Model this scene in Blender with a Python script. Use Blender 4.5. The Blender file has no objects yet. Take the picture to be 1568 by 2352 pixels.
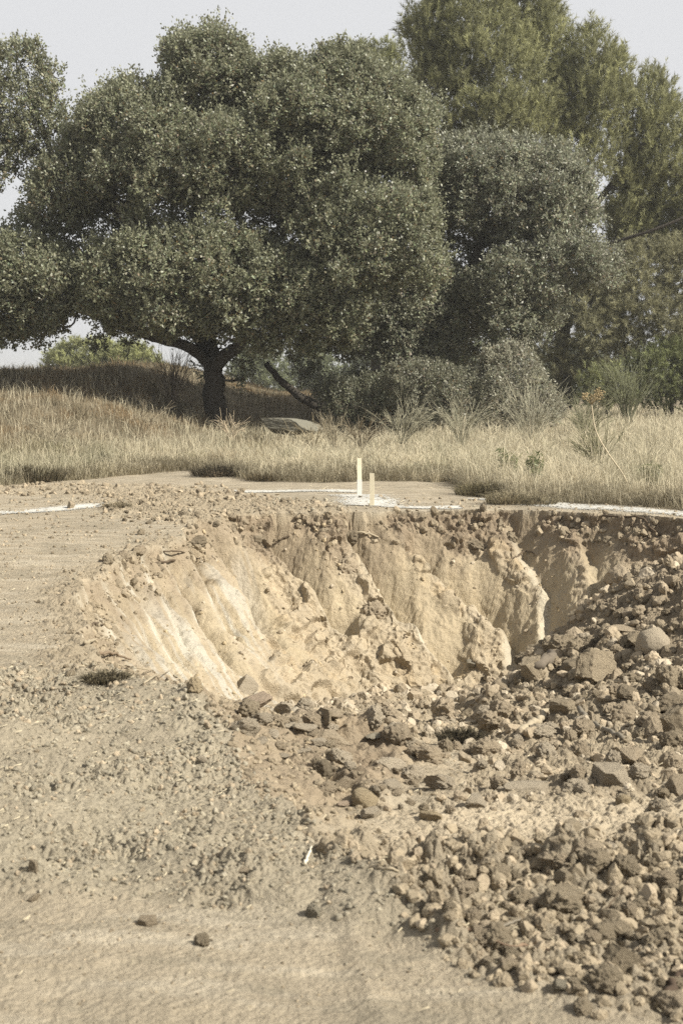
import bpy, math, random
import numpy as np
from mathutils import Vector, Euler

# ------------------------------------------------------------------ camera, sky, sun, exposure
SC = bpy.context.scene
COL = SC.collection
F_D = 3270.0                                    # focal length in sketch units (sketch is 1568 x 2354)
PITCH = math.radians(5.02)
CAM_Z = 1.65
cam = bpy.data.cameras.new('camera'); cam_o = bpy.data.objects.new('camera', cam); COL.objects.link(cam_o)
cam_o.location = (0, 0, CAM_Z); cam_o.rotation_euler = (math.pi/2 - PITCH, 0, 0)
cam.sensor_fit = 'VERTICAL'; cam.sensor_height = 36; cam.sensor_width = 24; cam.lens = 50
cam.clip_start = 0.1; cam.clip_end = 3000
cam.dof.use_dof = True; cam.dof.focus_distance = 20; cam.dof.aperture_fstop = 6.3
SC.camera = cam_o

SUN_EL = math.radians(40); SX, SY = 0.90, -0.44
sd = Vector((SX*math.cos(SUN_EL), SY*math.cos(SUN_EL), math.sin(SUN_EL))).normalized()
w = bpy.data.worlds.new('World'); SC.world = w; w.use_nodes = True
nt = w.node_tree; nt.nodes.clear()
sky = nt.nodes.new('ShaderNodeTexSky'); sky.sky_type = 'NISHITA'; sky.sun_disc = False
sky.sun_elevation = SUN_EL; sky.sun_rotation = math.atan2(SX, SY)
sky.air_density = 1.0; sky.dust_density = 4.0; sky.ozone_density = 1.0; sky.altitude = 300
hs = nt.nodes.new('ShaderNodeHueSaturation'); hs.inputs['Saturation'].default_value = 0.25; hs.inputs['Value'].default_value = 0.5
mxw = nt.nodes.new('ShaderNodeMix'); mxw.data_type = 'RGBA'; mxw.inputs[7].default_value = (4.6, 4.65, 4.76, 1)      # pale haze, thick low in the sky and thinner overhead
wtc = nt.nodes.new('ShaderNodeTexCoord'); wsx = nt.nodes.new('ShaderNodeSeparateXYZ'); wmr = nt.nodes.new('ShaderNodeMapRange')
wmr.interpolation_type = 'SMOOTHSTEP'
wmr.inputs[1].default_value = .30; wmr.inputs[2].default_value = .58; wmr.inputs[3].default_value = .94; wmr.inputs[4].default_value = .45
nt.links.new(wtc.outputs['Generated'], wsx.inputs[0]); nt.links.new(wsx.outputs['Z'], wmr.inputs[0]); nt.links.new(wmr.outputs[0], mxw.inputs[0])
bg = nt.nodes.new('ShaderNodeBackground'); bg.inputs['Strength'].default_value = 0.09
wo = nt.nodes.new('ShaderNodeOutputWorld')
nt.links.new(sky.outputs[0], hs.inputs['Color']); nt.links.new(hs.outputs[0], mxw.inputs[6])
nt.links.new(mxw.outputs[2], bg.inputs['Color']); nt.links.new(bg.outputs[0], wo.inputs[0])
sl = bpy.data.lights.new('sun', 'SUN'); sl.energy = 4.3; sl.angle = math.radians(0.5); sl.color = (1.0, 0.95, 0.85)
so = bpy.data.objects.new('sun', sl); COL.objects.link(so)
so.rotation_euler = sd.to_track_quat('Z', 'Y').to_euler()
SC.view_settings.view_transform = 'Standard'; SC.view_settings.look = 'None'
SC.view_settings.exposure = 0.92; SC.view_settings.gamma = 1.0
SC.render.engine = 'CYCLES'
SC.cycles.use_denoising = False
SC.cycles.max_bounces = 5; SC.cycles.diffuse_bounces = 3; SC.cycles.glossy_bounces = 2
SC.cycles.transparent_max_bounces = 4; SC.cycles.transmission_bounces = 3

ALB = .79
# ------------------------------------------------------------------ numeric helpers
rng = np.random.default_rng(11); random.seed(11)
_perm = np.random.default_rng(5).permutation(256).astype(np.int64); _perm = np.concatenate([_perm, _perm])
_g3 = np.random.default_rng(6).normal(size=(256, 3)); _g3 /= np.linalg.norm(_g3, axis=1)[:, None]
_a2 = np.random.default_rng(7).uniform(0, 6.2832, 256); _g2 = np.stack([np.cos(_a2), np.sin(_a2)], 1)
def fade(t): return t*t*t*(t*(t*6-15)+10)
def n2(x, y, s=0.0):
    x = np.asarray(x, float) + s*17.3; y = np.asarray(y, float) + s*9.7
    ix = np.floor(x).astype(np.int64); iy = np.floor(y).astype(np.int64); fx = x-ix; fy = y-iy
    ix &= 255; iy &= 255; u = fade(fx); v = fade(fy)
    def g(dx, dy):
        h = _g2[_perm[_perm[(ix+dx) & 255] + ((iy+dy) & 255)]]
        return h[..., 0]*(fx-dx) + h[..., 1]*(fy-dy)
    return 1.5*((g(0, 0)*(1-u)+g(1, 0)*u)*(1-v) + (g(0, 1)*(1-u)+g(1, 1)*u)*v)
def n3(P, sc=1.0, s=0.0):
    P = P*sc + np.array([s*13.7, s*5.1, s*8.3]); I = np.floor(P).astype(np.int64); f = P-I; I &= 255
    u = fade(f); out = 0
    for dx in (0, 1):
        for dy in (0, 1):
            for dz in (0, 1):
                h = _g3[_perm[_perm[_perm[(I[:, 0]+dx) & 255] + ((I[:, 1]+dy) & 255)] + ((I[:, 2]+dz) & 255)]]
                d = h[:, 0]*(f[:, 0]-dx) + h[:, 1]*(f[:, 1]-dy) + h[:, 2]*(f[:, 2]-dz)
                out = out + d*(u[:, 0] if dx else 1-u[:, 0])*(u[:, 1] if dy else 1-u[:, 1])*(u[:, 2] if dz else 1-u[:, 2])
    return 1.5*out
def vor3(P, sc=1., s=0.):
    """cells: a random value per cell and the distance to the nearest crack"""
    P = P*sc+s*7.7; I = np.floor(P).astype(np.int64); f1 = np.full(len(P), 9.); f2 = f1.copy(); cid = np.zeros(len(P))
    for dx in (-1, 0, 1):
        for dy in (-1, 0, 1):
            for dz in (-1, 0, 1):
                J = I+np.array([dx, dy, dz]); h = _perm[_perm[_perm[J[:, 0] & 255]+(J[:, 1] & 255)]+(J[:, 2] & 255)]
                q = J+np.stack([_perm[h], _perm[h+57], _perm[h+131]], 1)/256.; d = np.linalg.norm(P-q, axis=1)
                m = d < f1; f2 = np.where(m, f1, np.minimum(f2, d)); cid = np.where(m, _perm[h+200]/255., cid); f1 = np.where(m, d, f1)
    return cid, f2-f1
def fbm2(x, y, oct=4, s=0.0, gain=.5):
    a = 1; t = 0; f = 1
    for k in range(oct): t = t + a*n2(x*f, y*f, s+k); a *= gain; f *= 2.03
    return t
def sstep(a, b, x):
    t = np.clip((x-a)/(b-a), 0, 1); return t*t*(3-2*t)
def smax(a, b, k): h = np.clip(.5+.5*(a-b)/k, 0, 1); return b+(a-b)*h+k*h*(1-h)
def smin(a, b, k): return -smax(-a, -b, k)
def mixc(c, col, m): return c*(1-m[:, None]) + np.asarray(col, float)*m[:, None]

CP, SP = math.cos(PITCH), math.sin(PITCH)
def ray(X, Y):
    X = np.asarray(X, float); Y = np.asarray(Y, float)
    a = (X-784)/F_D; b = (Y-1177)/F_D
    return np.stack([a, CP-b*SP, -SP-b*CP], -1)
def at(X, Y, dist):
    d = ray(X, Y); t = np.asarray(dist, float)/d[..., 1]
    p = d*t[..., None]; p[..., 2] += CAM_Z; return p
def flat(X, Y, z=0.0):
    d = ray(X, Y); t = (z-CAM_Z)/d[..., 2]; p = d*t[..., None]; return p[..., :2]
def proj(P):
    x = P[:, 0]; y = P[:, 1]; z = P[:, 2]-CAM_Z
    dep = np.maximum(y*CP - z*SP, .05); up = y*SP + z*CP
    return 784+F_D*x/dep, 1177-F_D*up/dep
def seg_dist(px, py, pts):
    """distance to a polyline, parameter along it, signed side"""
    best = np.full(px.shape, 1e9); tt = np.zeros(px.shape); sg = np.zeros(px.shape)
    pts = np.asarray(pts, float); L = np.concatenate([[0], np.cumsum(np.linalg.norm(np.diff(pts, axis=0), axis=1))])
    for i in range(len(pts)-1):
        a = pts[i]; b = pts[i+1]; d = b-a; l2 = d@d+1e-12
        t = np.clip(((px-a[0])*d[0]+(py-a[1])*d[1])/l2, 0, 1)
        ex = px-a[0]-t*d[0]; ey = py-a[1]-t*d[1]; dd = np.hypot(ex, ey); m = dd < best
        best[m] = dd[m]; tt[m] = ((L[i]+t*(L[i+1]-L[i]))/L[-1])[m]; sg[m] = np.sign(d[0]*ey-d[1]*ex)[m]
    return best, tt, sg
def inside(px, py, poly):
    c = np.zeros(px.shape, bool); n = len(poly)
    for i in range(n):
        x1, y1 = poly[i]; x2, y2 = poly[(i+1) % n]
        if y1 == y2: continue
        m = ((y1 > py) != (y2 > py)); c ^= m & (px < (x2-x1)*(py-y1)/(y2-y1)+x1)
    return c
def sdist(px, py, poly):                       # >0 inside
    d, _, _ = seg_dist(px, py, list(poly)+[poly[0]])
    return np.where(inside(px, py, poly), d, -d)

# ------------------------------------------------------------------ scene helpers
def mesh_np(name, V, quads=None, tris=None, col=None, smooth=True):
    me = bpy.data.meshes.new(name)
    V = np.ascontiguousarray(V, np.float32); me.vertices.add(len(V)); me.vertices.foreach_set('co', V.ravel())
    L = []; starts = []; n = 0
    for f, k in ((quads, 4), (tris, 3)):
        if f is None or len(f) == 0: continue
        f = np.asarray(f, np.int32); L.append(f.ravel()); starts.append(n+np.arange(len(f))*k); n += len(f)*k
    L = np.concatenate(L); st = np.concatenate(starts).astype(np.int32)
    me.loops.add(len(L)); me.loops.foreach_set('vertex_index', L)
    me.polygons.add(len(st)); me.polygons.foreach_set('loop_start', st)
    me.polygons.foreach_set('use_smooth', np.full(len(st), smooth))
    if col is not None:
        a = me.color_attributes.new('col', 'FLOAT_COLOR', 'POINT')
        c = np.ones((len(V), 4), np.float32); c[:, :3] = col; a.data.foreach_set('color', c.ravel())
    me.update(calc_edges=True)
    return me
def obj(name, me, mat, parent=None, loc=None):
    o = bpy.data.objects.new(name, me); COL.objects.link(o)
    if mat is not None and len(me.materials) == 0: me.materials.append(mat)
    if parent is not None: o.parent = parent
    if loc is not None: o.location = loc
    return o
def tag(o, label=None, cat=None, group=None, kind=None):
    if label: o['label'] = label
    if cat: o['category'] = cat
    if group: o['group'] = group
    if kind: o['kind'] = kind
    return o
def empty(name, loc, label, cat, group=None):
    o = bpy.data.objects.new(name, None); COL.objects.link(o); o.location = loc; o.empty_display_size = .1
    return tag(o, label, cat, group)
def material(name, color='attr', rough=.95, spec=.1, var=.25, vscale=20., bump=0., bscale=60., trans=0.):
    m = bpy.data.materials.new(name); m.use_nodes = True; t = m.node_tree; N = t.nodes; N.clear(); lk = t.links.new
    out = N.new('ShaderNodeOutputMaterial'); b = N.new('ShaderNodeBsdfPrincipled')
    b.inputs['Roughness'].default_value = rough; b.inputs['Specular IOR Level'].default_value = spec
    if color == 'attr':
        c = N.new('ShaderNodeAttribute'); c.attribute_name = 'col'; cs = c.outputs['Color']
    elif color == 'object':
        c = N.new('ShaderNodeObjectInfo'); cs = c.outputs['Color']
    else:
        c = N.new('ShaderNodeRGB'); c.outputs[0].default_value = (*color, 1); cs = c.outputs[0]
    tc = N.new('ShaderNodeTexCoord')
    if var:
        nz = N.new('ShaderNodeTexNoise'); nz.inputs['Scale'].default_value = vscale; nz.inputs['Detail'].default_value = 6
        nz.inputs['Roughness'].default_value = .7
        lk(tc.outputs['Object'], nz.inputs['Vector'])
        mr = N.new('ShaderNodeMapRange'); mr.inputs[1].default_value = .25; mr.inputs[2].default_value = .75
        mr.inputs[3].default_value = 1-var; mr.inputs[4].default_value = 1+var
        lk(nz.outputs[0], mr.inputs[0])
        mul = N.new('ShaderNodeVectorMath'); mul.operation = 'SCALE'; lk(cs, mul.inputs[0]); lk(mr.outputs[0], mul.inputs['Scale'])
        cs = mul.outputs[0]
    lk(cs, b.inputs['Base Color'])
    if bump:
        n1 = N.new('ShaderNodeTexNoise'); n1.inputs['Scale'].default_value = bscale; n1.inputs['Detail'].default_value = 8
        n1.inputs['Roughness'].default_value = .65
        lk(tc.outputs['Object'], n1.inputs['Vector'])
        bp = N.new('ShaderNodeBump'); bp.inputs['Strength'].default_value = bump; bp.inputs['Distance'].default_value = .035
        lk(n1.outputs[0], bp.inputs['Height']); lk(bp.outputs[0], b.inputs['Normal'])
    if trans:
        tr = N.new('ShaderNodeBsdfTranslucent'); lk(cs, tr.inputs['Color'])
        mx = N.new('ShaderNodeMixShader'); mx.inputs[0].default_value = trans
        lk(b.outputs[0], mx.inputs[1]); lk(tr.outputs[0], mx.inputs[2]); lk(mx.outputs[0], out.inputs[0])
    else:
        lk(b.outputs[0], out.inputs[0])
    return m
M_SOIL = material('soil', 'attr', var=.16, vscale=26, bump=.75, bscale=62)
M_CLODS = material('loose_clods', 'attr', var=.15, vscale=18, bump=.6, bscale=40)
M_ROCK = material('clod_soil', 'object', var=.22, vscale=9, bump=.8, bscale=20)
M_CHALK = material('chalk', (.54, .525, .475), var=.08, vscale=30)
M_STAKE = material('pine_lath', (.64, .58, .43), var=.18, vscale=14, rough=.8)
M_BARK = material('bark', 'attr', var=.35, vscale=14, bump=1.0, bscale=12)
M_LEAF = material('oak_leaf', 'attr', rough=.45, spec=.5, var=0, trans=.38)
M_NEEDLE = material('pine_needle', 'attr', rough=.6, spec=.3, var=0, trans=.38)
M_GRASS = material('dry_grass', 'attr', rough=.8, spec=.15, var=0, trans=.25)
M_TWIG = material('dead_wood', 'attr', rough=.85, spec=.15, var=.25, vscale=25)

# ------------------------------------------------------------------ terrain
P_LEFT = [(404, 1238), (330, 1262), (250, 1298), (178, 1345), (182, 1450), (208, 1548)]
P_BACK = [(404, 1238), (440, 1205), (530, 1187), (660, 1182), (800, 1178), (1000, 1172), (1180, 1170), (1380, 1182), (1568, 1195)]
P_NEAR = [(208, 1548), (420, 1600), (520, 1680), (640, 1830), (760, 1960), (900, 2050), (1100, 2040), (1330, 2000), (1568, 1960)]
XL = [flat(*p) for p in P_LEFT]; XB = [flat(*p) for p in P_BACK]+[np.array([9., 18.]), np.array([14., 17.])]
XN = [flat(*p) for p in P_NEAR]+[np.array([9., 5.]), np.array([14., 5.])]
PIT = [tuple(p) for p in XL[::-1]]+[tuple(p) for p in XB[1:]]+[tuple(p) for p in XN[::-1][:-1]]
EDGE = [(-800, 1130), (0, 1118), (80, 1112), (250, 1096), (420, 1086), (560, 1100), (700, 1106), (1030, 1107), (1070, 1128), (1200, 1150), (1400, 1160), (1568, 1172), (2400, 1200)]
_ea = []; _ey = []
for p in EDGE:
    q = flat(*p); _ea.append(q[0]/q[1]); _ey.append(q[1])
def y_edge(x, y): return np.interp(x/np.maximum(y, .1), _ea, _ey)
def field_z(x, y):
    bank = (1.8*sstep(27, 47, y)*sstep(-2.2, -8.5, x)+.95*sstep(43, 50, y)*sstep(2.2, -.5, x)*sstep(-10, -4, x))*(1-sstep(55, 80, y)*.6)
    return bank + .20*sstep(24, 42, y) + .25*sstep(45, 62, y) + .1*sstep(0, 1.2, y-y_edge(x, y))*np.where(y > 17, 1, 0)
def walls(x, y):
    x0_ = x; xw = x+.10*fbm2(x*1.3, y*1.3, 4, 3.); yw = y+.13*fbm2(x*1.5, y*1.5, 4, 6.)
    ins = inside(xw, yw, PIT)
    dl = seg_dist(xw, yw, XL)[0]; db = seg_dist(xw, yw, XB)[0]; dn = seg_dist(xw, yw, XN)[0]
    wl = -(.85*dl+.06*sstep(0, .06, dl)); wb = -(1.0*db+.07*sstep(0, .12, db)); wn = -.33*dn
    wall = smax(smax(wl, wb, .08), wn, .10)
    r = (x-1.05+.35*n2(x*.8, y*.8, 8)); heap = .66*np.clip(r, 0, None)
    heap = heap*np.exp(-((y-13.2)/np.where(y > 13.2, 1.5, 3.4))**2); heap = np.minimum(heap, 2.1)
    fl = -2.05*(y-5.0)/12.0 + heap
    return ins, wall, fl, np.minimum(dl, db)
def H0(x, y):
    x = np.asarray(x, float); y = np.asarray(y, float)
    z = field_z(x, y)
    near = (x > -4) & (x < 14.5) & (y > 2.5) & (y < 21)
    if near.any():
        ins, wall, fl, _ = walls(x[near], y[near])
        z[near] = np.where(ins, np.minimum(smax(wall, fl, .06), z[near]), z[near])
    return z
def onground(X, Y, hfun=None):
    X = np.atleast_1d(np.asarray(X, float)); Y = np.atleast_1d(np.asarray(Y, float))
    d = ray(X, Y); ys = np.concatenate([np.arange(3, 24, .05), np.arange(24, 90, .25)]); out = np.zeros((len(X), 3))
    for i in range(len(X)):
        p = d[i][None]*(ys/d[i][1])[:, None]; p[:, 2] += CAM_Z
        s = p[:, 2]-(hfun or H0)(p[:, 0], p[:, 1]); k = np.argmax(s < 0)
        if not (s < 0).any(): out[i] = p[-1]; continue
        if k == 0: out[i] = p[0]; continue
        f = s[k-1]/(s[k-1]-s[k]); out[i] = p[k-1]+(p[k]-p[k-1])*f
    return out

# tooth marks of the digger bucket: (sketch polyline, width m, depth m, paleness of its painted sunlit crest)
GROOVES = [
 ([(482, 1215), (530, 1300), (575, 1370), (612, 1440), (690, 1525), (775, 1590)], .62, .44, .6),
 ([(385, 1245), (430, 1340), (480, 1440), (560, 1560)], .34, .19, .8),
 ([(430, 1225), (470, 1300), (520, 1400), (545, 1470)], .32, .20, .7),
 ([(605, 1208), (690, 1300), (770, 1385), (835, 1455)], .50, .32, .5),
 ([(795, 1182), (838, 1250), (895, 1345), (980, 1440), (1100, 1565)], .72, .30, .75),
 ([(915, 1215), (1010, 1290), (1100, 1372), (1180, 1432), (1262, 1490)], .55, .30, .55),
 ([(1172, 1170), (1215, 1260), (1260, 1330), (1320, 1430)], .44, .17, .5),
 ([(1350, 1200), (1370, 1290), (1420, 1360)], .40, .15, -.2),
 ([(180, 1352), (215, 1430), (262, 1500)], .2, .06, .5), ([(205, 1370), (285, 1475), (372, 1565)], .22, .08, .9),
 ([(255, 1335), (330, 1445), (412, 1570)], .22, .09, .9), ([(300, 1318), (372, 1440), (452, 1570)], .22, .08, 1.),
 ([(340, 1290), (420, 1430), (508, 1575)], .22, .10, 1.)]
def build_ground():
    # rows: even on the ground near the pit, widening towards the horizon
    ys = [2.9]
    while ys[-1] < 24:
        y = ys[-1]; ys.append(y + min(max(y*y/2346*.75, .0055), .017 if y < 14.8 else (.0135 if y < 20.0 else .05)))
    while ys[-1] < 1500: ys.append(ys[-1] + max(.12, (ys[-1]-22)*.03))
    ys = np.array([-40, -12, -3, 0, 1.5, 2.3]+ys)
    u = np.linspace(-1, 1, 781); g = .018*1.35**np.arange(1, 36); g = np.cumsum(g)
    w = np.clip(ys, 2.9, 70)*.24*1.22+.25
    X = np.concatenate([-(w[:, None]+g[None, ::-1]), u[None]*w[:, None], w[:, None]+g[None]], 1)
    Y = np.repeat(ys[:, None], X.shape[1], 1)
    ny, nx = X.shape; x = X.ravel(); y = Y.ravel()
    z = field_z(x, y); n = len(x)
    near = np.where((x > -4) & (x < 14.5) & (y > 2.5) & (y < 21))[0]
    ins, wall, fl, dw = walls(x[near], y[near])
    zn = np.where(ins, np.minimum(smax(wall, fl, .06), z[near]), z[near]); z[near] = zn
    z = z + .035*fbm2(x*.35, y*.35, 3, 21.)*sstep(200, 60, y)
    P = np.stack([x, y, z], 1); px, py = proj(P)
    wallm = np.zeros(n); wallm[near] = np.where(ins, sstep(-.04, .10, np.where(ins, wall, 0)-fl)*sstep(-.02, .05, dw), 0)
    floorm = np.zeros(n); floorm[near] = np.where(ins, sstep(.04, -.10, wall-fl), 0)
    depth = np.zeros(n); depth[near] = np.where(ins, -z[near], 0)
    # --- zones
    wx = 26*fbm2(x*1.1, y*1.1, 3, 31.); 
    loose = sstep(-30, 30, sdist(px+wx, py, [(-900, 1570), (150, 1555), (208, 1548), (420, 1590), (520, 1680), (640, 1830), (760, 1960), (1000, 2110), (1120, 2240), (930, 2170), (700, 2115), (400, 2075), (0, 2050), (-900, 2040)]))
    dark = sstep(-40, 30, sdist(px+wx, py+wx, [(740, 1970), (900, 1990), (1100, 1940), (1330, 1960), (1480, 1930), (1900, 1900), (2400, 2300), (1700, 2370), (1420, 2330), (1300, 2315), (1080, 2240), (960, 2130)]))
    sand = sstep(-45, 45, sdist(px+wx, py+wx*.6, [(800, 1880), (1000, 1890), (1150, 1830), (1330, 1845), (1568, 1850), (1900, 1840), (1900, 1920), (1568, 1935), (1200, 1960), (900, 1960)]))
    crumb = sstep(-14, 14, sdist(px+wx*.5, py+wx*.3, [(-60, 1125), (150, 1112), (330, 1115), (480, 1125), (640, 1150), (780, 1165), (800, 1180), (560, 1190), (430, 1210), (330, 1190), (240, 1185), (230, 1165), (300, 1150), (120, 1130), (-60, 1140)]))
    rimm = np.zeros(n)
    dl = seg_dist(x[near], y[near], XL)[0]; rimm[near] = sstep(.42, .05, dl+.16*fbm2(x[near]*2, y[near]*2, 3, 77.))*(~ins)
    field = sstep(-.25, .5, y-y_edge(x, y)+.35*fbm2(x*1.5, y*1.5, 3, 4.))*(y > 17)
    floorm = np.maximum(floorm*(1-.0*sand), 0)
    # --- normals of the base form, for pushing the wall's lumps outward
    Z = z.reshape(ny, nx)
    dZy = np.gradient(Z, axis=0)/np.gradient(Y, axis=0); dZx = np.gradient(Z, axis=1)/np.gradient(X, axis=1)
    N = np.stack([-dZx.ravel(), -dZy.ravel(), np.ones(n)], 1); N /= np.linalg.norm(N, axis=1)[:, None]
    # --- grooves
    ww = np.where(wallm > .02)[0]; gx, gy = x[ww], y[ww]; dz = np.zeros(len(ww)); sm = np.zeros(len(ww)); pale = np.zeros(len(ww)); edge = np.zeros(len(ww))
    for pl, wd, dp, pa in GROOVES:
        Q = onground([p[0] for p in pl], [p[1] for p in pl])[:, :2]
        d, t, s = seg_dist(gx, gy, Q); uu = -d*s if False else d*s
        uu = uu + .03*fbm2(gx*3, gy*3, 2, pa*7)
        endf = sstep(0, .04, t)*sstep(1.0, .80, t)
        lf = uu                                             # >0 to the right of the mark
        prof = sstep(-.17, .02, lf)*np.clip(1-np.clip(lf, 0, None)/(wd*1.05), 0, 1)**2.1*endf
        dz -= 1.75*dp*prof*(.75+.35*n2(gx*1.5, gy*1.5, pa)); sm = np.maximum(sm, sstep(-.20, -.08, lf)*sstep(wd*.88, wd*.6, lf+.06*fbm2(gx*4, gy*4, 3, 9.))*endf)
        e2 = np.exp(-((lf+.08)/.065)**2)*endf*max(pa, 0); edge = np.maximum(edge, e2)
    z[ww] += dz*wallm[ww]
    smooth = np.zeros(n); smooth[ww] = sm; edg = np.zeros(n); edg[ww] = edge
    top = sstep(.72, .28, depth+.16*fbm2(x*2.2, y*2.2, 3, 14.))*wallm
    leftw = wallm*sstep(-.35, -1.0, x+.10*(y-13))
    Pw = np.stack([x[ww], y[ww], z[ww]], 1)
    rough = (1-.9*smooth[ww])*wallm[ww]*(1-.8*leftw[ww])*(1-.3*sstep(1.5, 2.6, gx))
    b1 = np.abs(n3(Pw, 2.1, 1)); b2 = np.abs(n3(Pw, 5.2, 2)); b3 = np.abs(n3(Pw, 12., 3)); b4 = n3(Pw, 19, 4)
    wpj = Pw+.10*np.stack([n3(Pw, 3, 11), n3(Pw, 3, 12), n3(Pw, 3, 13)], 1)
    v1, k1 = vor3(wpj*np.array([1, 1, 1.3]), 3.0, 1.); v2, k2 = vor3(wpj, 8.5, 2.)
    lump = -.10*(b1-.25)+.05*(b2-.2)-.04*(b3-.2)+.03*b4+.075*(v1-.5)*sstep(0, .18, k1)+.04*(v2-.5)*sstep(0, .3, k2)
    across = gx*.77+gy*.64; along = gx*.64-gy*.77
    rib = np.abs(n2(across*2.6+.3*n2(along*.9, across, 3), along*.55, 81)); rib2 = np.abs(n2(across*6, along*.9, 82))
    lump = .58*lump*(1+.8*top[ww])+.07*(rib-.2)+.03*(rib2-.2)
    # ledges: plates that broke off across the face
    pl_ = n3(Pw*np.array([1, .6, 1.6]), 2.4, 9); lump += .10*sstep(.05, .14, pl_)-.04
    fine = .008*b4+.006*n3(Pw, 31, 5)
    disp = np.zeros(n); disp[ww] = lump*rough + fine*wallm[ww]
    # --- rubble floor, loose soil, compact soil
    flo = np.where((floorm+dark+loose+crumb+rimm > .02))[0]; fx, fy = x[flo], y[flo]
    F3 = np.stack([fx+.03*n2(fx*7, fy*7, 47), fy+.03*n2(fx*7, fy*7, 48), np.zeros(len(fx))], 1)
    e1, q1 = vor3(F3, 5.5, 3.); e2, q2 = vor3(F3, 14., 4.); chunk = .10*(e1-.4)*sstep(0, .3, q1)+.045*(e2-.4)*sstep(0, .3, q2)
    c1 = np.abs(n2(fx*2.6, fy*2.6, 41)); c2 = np.abs(n2(fx*6, fy*6, 42)); c3 = np.abs(n2(fx*14, fy*14, 43)); c4 = np.abs(n2(fx*31, fy*31, 44))
    fm = floorm[flo]*(1-.75*sand[flo])*(1-loose[flo]); dm = np.maximum(dark[flo], 0)*(1-.5*sand[flo]); lm = loose[flo]
    disp[flo] += fm*(chunk*.7+.06*(c1-.2)+.04*(c2-.2)+.03*(c3-.2)+.02*(c4-.2)) + dm*(chunk*.32+.05*(c1-.15)+.03*(c2-.15)+.03*(c3-.18)+.026*(c4-.2)) \
        + lm*(.10*fbm2(fx*.8, fy*.8, 2, 93.)+.05*(c1-.2)+(.4+.9*sstep(-.2, .4, fbm2(fx*1.6, fy*1.6, 4, 91.)))*(chunk*.26+.020*(c2-.2)+.022*(c3-.2)+.022*(c4-.2))+.03) + (.6*crumb[flo]+.4*rimm[flo])*(.10*(c2-.12)+.07*(c3-.15)+.04*(c4-.2))*(1-field[flo]) \
        + (sand*floorm)[flo]*(.012*(c3-.2)+.012*(c4-.2))
    rest = (1-np.clip(floorm+dark+loose+wallm, 0, 1))*(y < 60)
    st_ = fbm2(x*1.1+.2*n2(x, y*2, 57), y*7, 3, 58.); pock = sstep(.30, .62, n2(x*5, y*11, 59))
    disp += rest*(.010*fbm2(x*2.2, y*3, 3, 55.)+.004*np.abs(n2(x*22, y*22, 56))+.003*n2(x*45, y*45, 53)+.006*sstep(.05, .16, st_)+.004*np.abs(n2(x*11, y*11, 52)))*(.45+.55*sstep(17, 12, y))
    rd_, rt_, _ = seg_dist(x, y, [flat(*q) for q in ((770, 2060), (815, 2150), (850, 2260), (885, 2360), (900, 2500))]); disp += .011*np.exp(-(rd_/.05)**2)*(1+.5*n2(x*9, y*9, 54))
    P = np.stack([x, y, z], 1) + N*disp[:, None]
    # --- colour of the earth, with sunlit groove crests painted in
    f1 = fbm2(x*.9, y*.9, 4, 61.); f2 = fbm2(x*4, y*4, 4, 62.); f3 = fbm2(x*1.2, y*5, 3, 63.)
    c = np.tile(np.array([.435, .365, .258]), (n, 1))
    c = mixc(c, (.50, .43, .315), sstep(.0, .5, f3)); c = mixc(c, (.36, .305, .215), sstep(.12, .6, f1)*.7); c = mixc(c, (.33, .285, .205), sstep(.25, .55, fbm2(x*2.5, y*9, 4, 64.))*.55)
    c = mixc(c, (.385, .33, .235), loose*.85)
    c = mixc(c, (.42, .365, .262), loose*sstep(.1, .5, f1)*.6)
    c = mixc(c, (.42, .345, .235), floorm*(1-loose)); c = mixc(c, (.33, .27, .185), floorm*sstep(0, .5, f1)*.7)
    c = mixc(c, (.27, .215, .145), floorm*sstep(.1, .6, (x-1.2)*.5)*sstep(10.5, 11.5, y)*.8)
    c = mixc(c, (.36, .30, .21), dark*.9)
    c = mixc(c, (.56, .465, .325), sand*.9)
    c = mixc(c, (.36, .295, .20), np.clip(crumb+rimm, 0, 1)*.85)
    ww_c = np.tile(np.array([.485, .395, .265]), (n, 1))
    ww_c = mixc(ww_c, (.48, .36, .205), sstep(-.1, .5, f2)*.55*(1-leftw)); ww_c = mixc(ww_c, (.53, .445, .315), sstep(.0, .5, f1+f2*.5)*.5)
    ww_c = mixc(ww_c, (.50, .408, .262), smooth*.7)
    st = fbm2((x+.55*y)*6.5, y*.35, 3, 71.)
    ww_c = mixc(ww_c, (.56, .515, .415), leftw*sstep(.0, .25, st)*.9*sstep(.15, .5, depth))
    ww_c = mixc(ww_c, (.64, .59, .47), edg*.95)  # sun on the groove crests painted as a pale line
    ww_c = mixc(ww_c, (.30, .232, .155), top*(1-.35*smooth)*(1-.35*leftw)*(1-.6*edg)*.95)
    c = c*(1-wallm[:, None])+ww_c*wallm[:, None]
    c = mixc(c, (.24, .195, .125), field)
    g_ = c.mean(1, keepdims=True); c = (g_+(c-g_)*.92)*np.where(wallm[:, None] > .3, 1., np.array([[1., 1., 1.]]))
    c *= (1+.10*f2)[:, None]
    c = c*ALB
    idx = np.arange(n).reshape(ny, nx)
    Q = np.stack([idx[:-1, :-1], idx[:-1, 1:], idx[1:, 1:], idx[1:, :-1]], -1).reshape(-1, 4)
    me = mesh_np('ground', P, quads=Q, col=np.clip(c, 0, 1), smooth=False)
    o = obj('ground', me, M_SOIL); tag(o, 'dug over sandy ground with a clawed open pit in it', 'ground', kind='structure')
    return dict(P=P.reshape(ny, nx, 3), ys=ys, zones=dict(floor=floorm, loose=loose, dark=dark, sand=sand, wall=wallm, crumb=crumb, field=field, rim=rimm))
G = build_ground()
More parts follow.
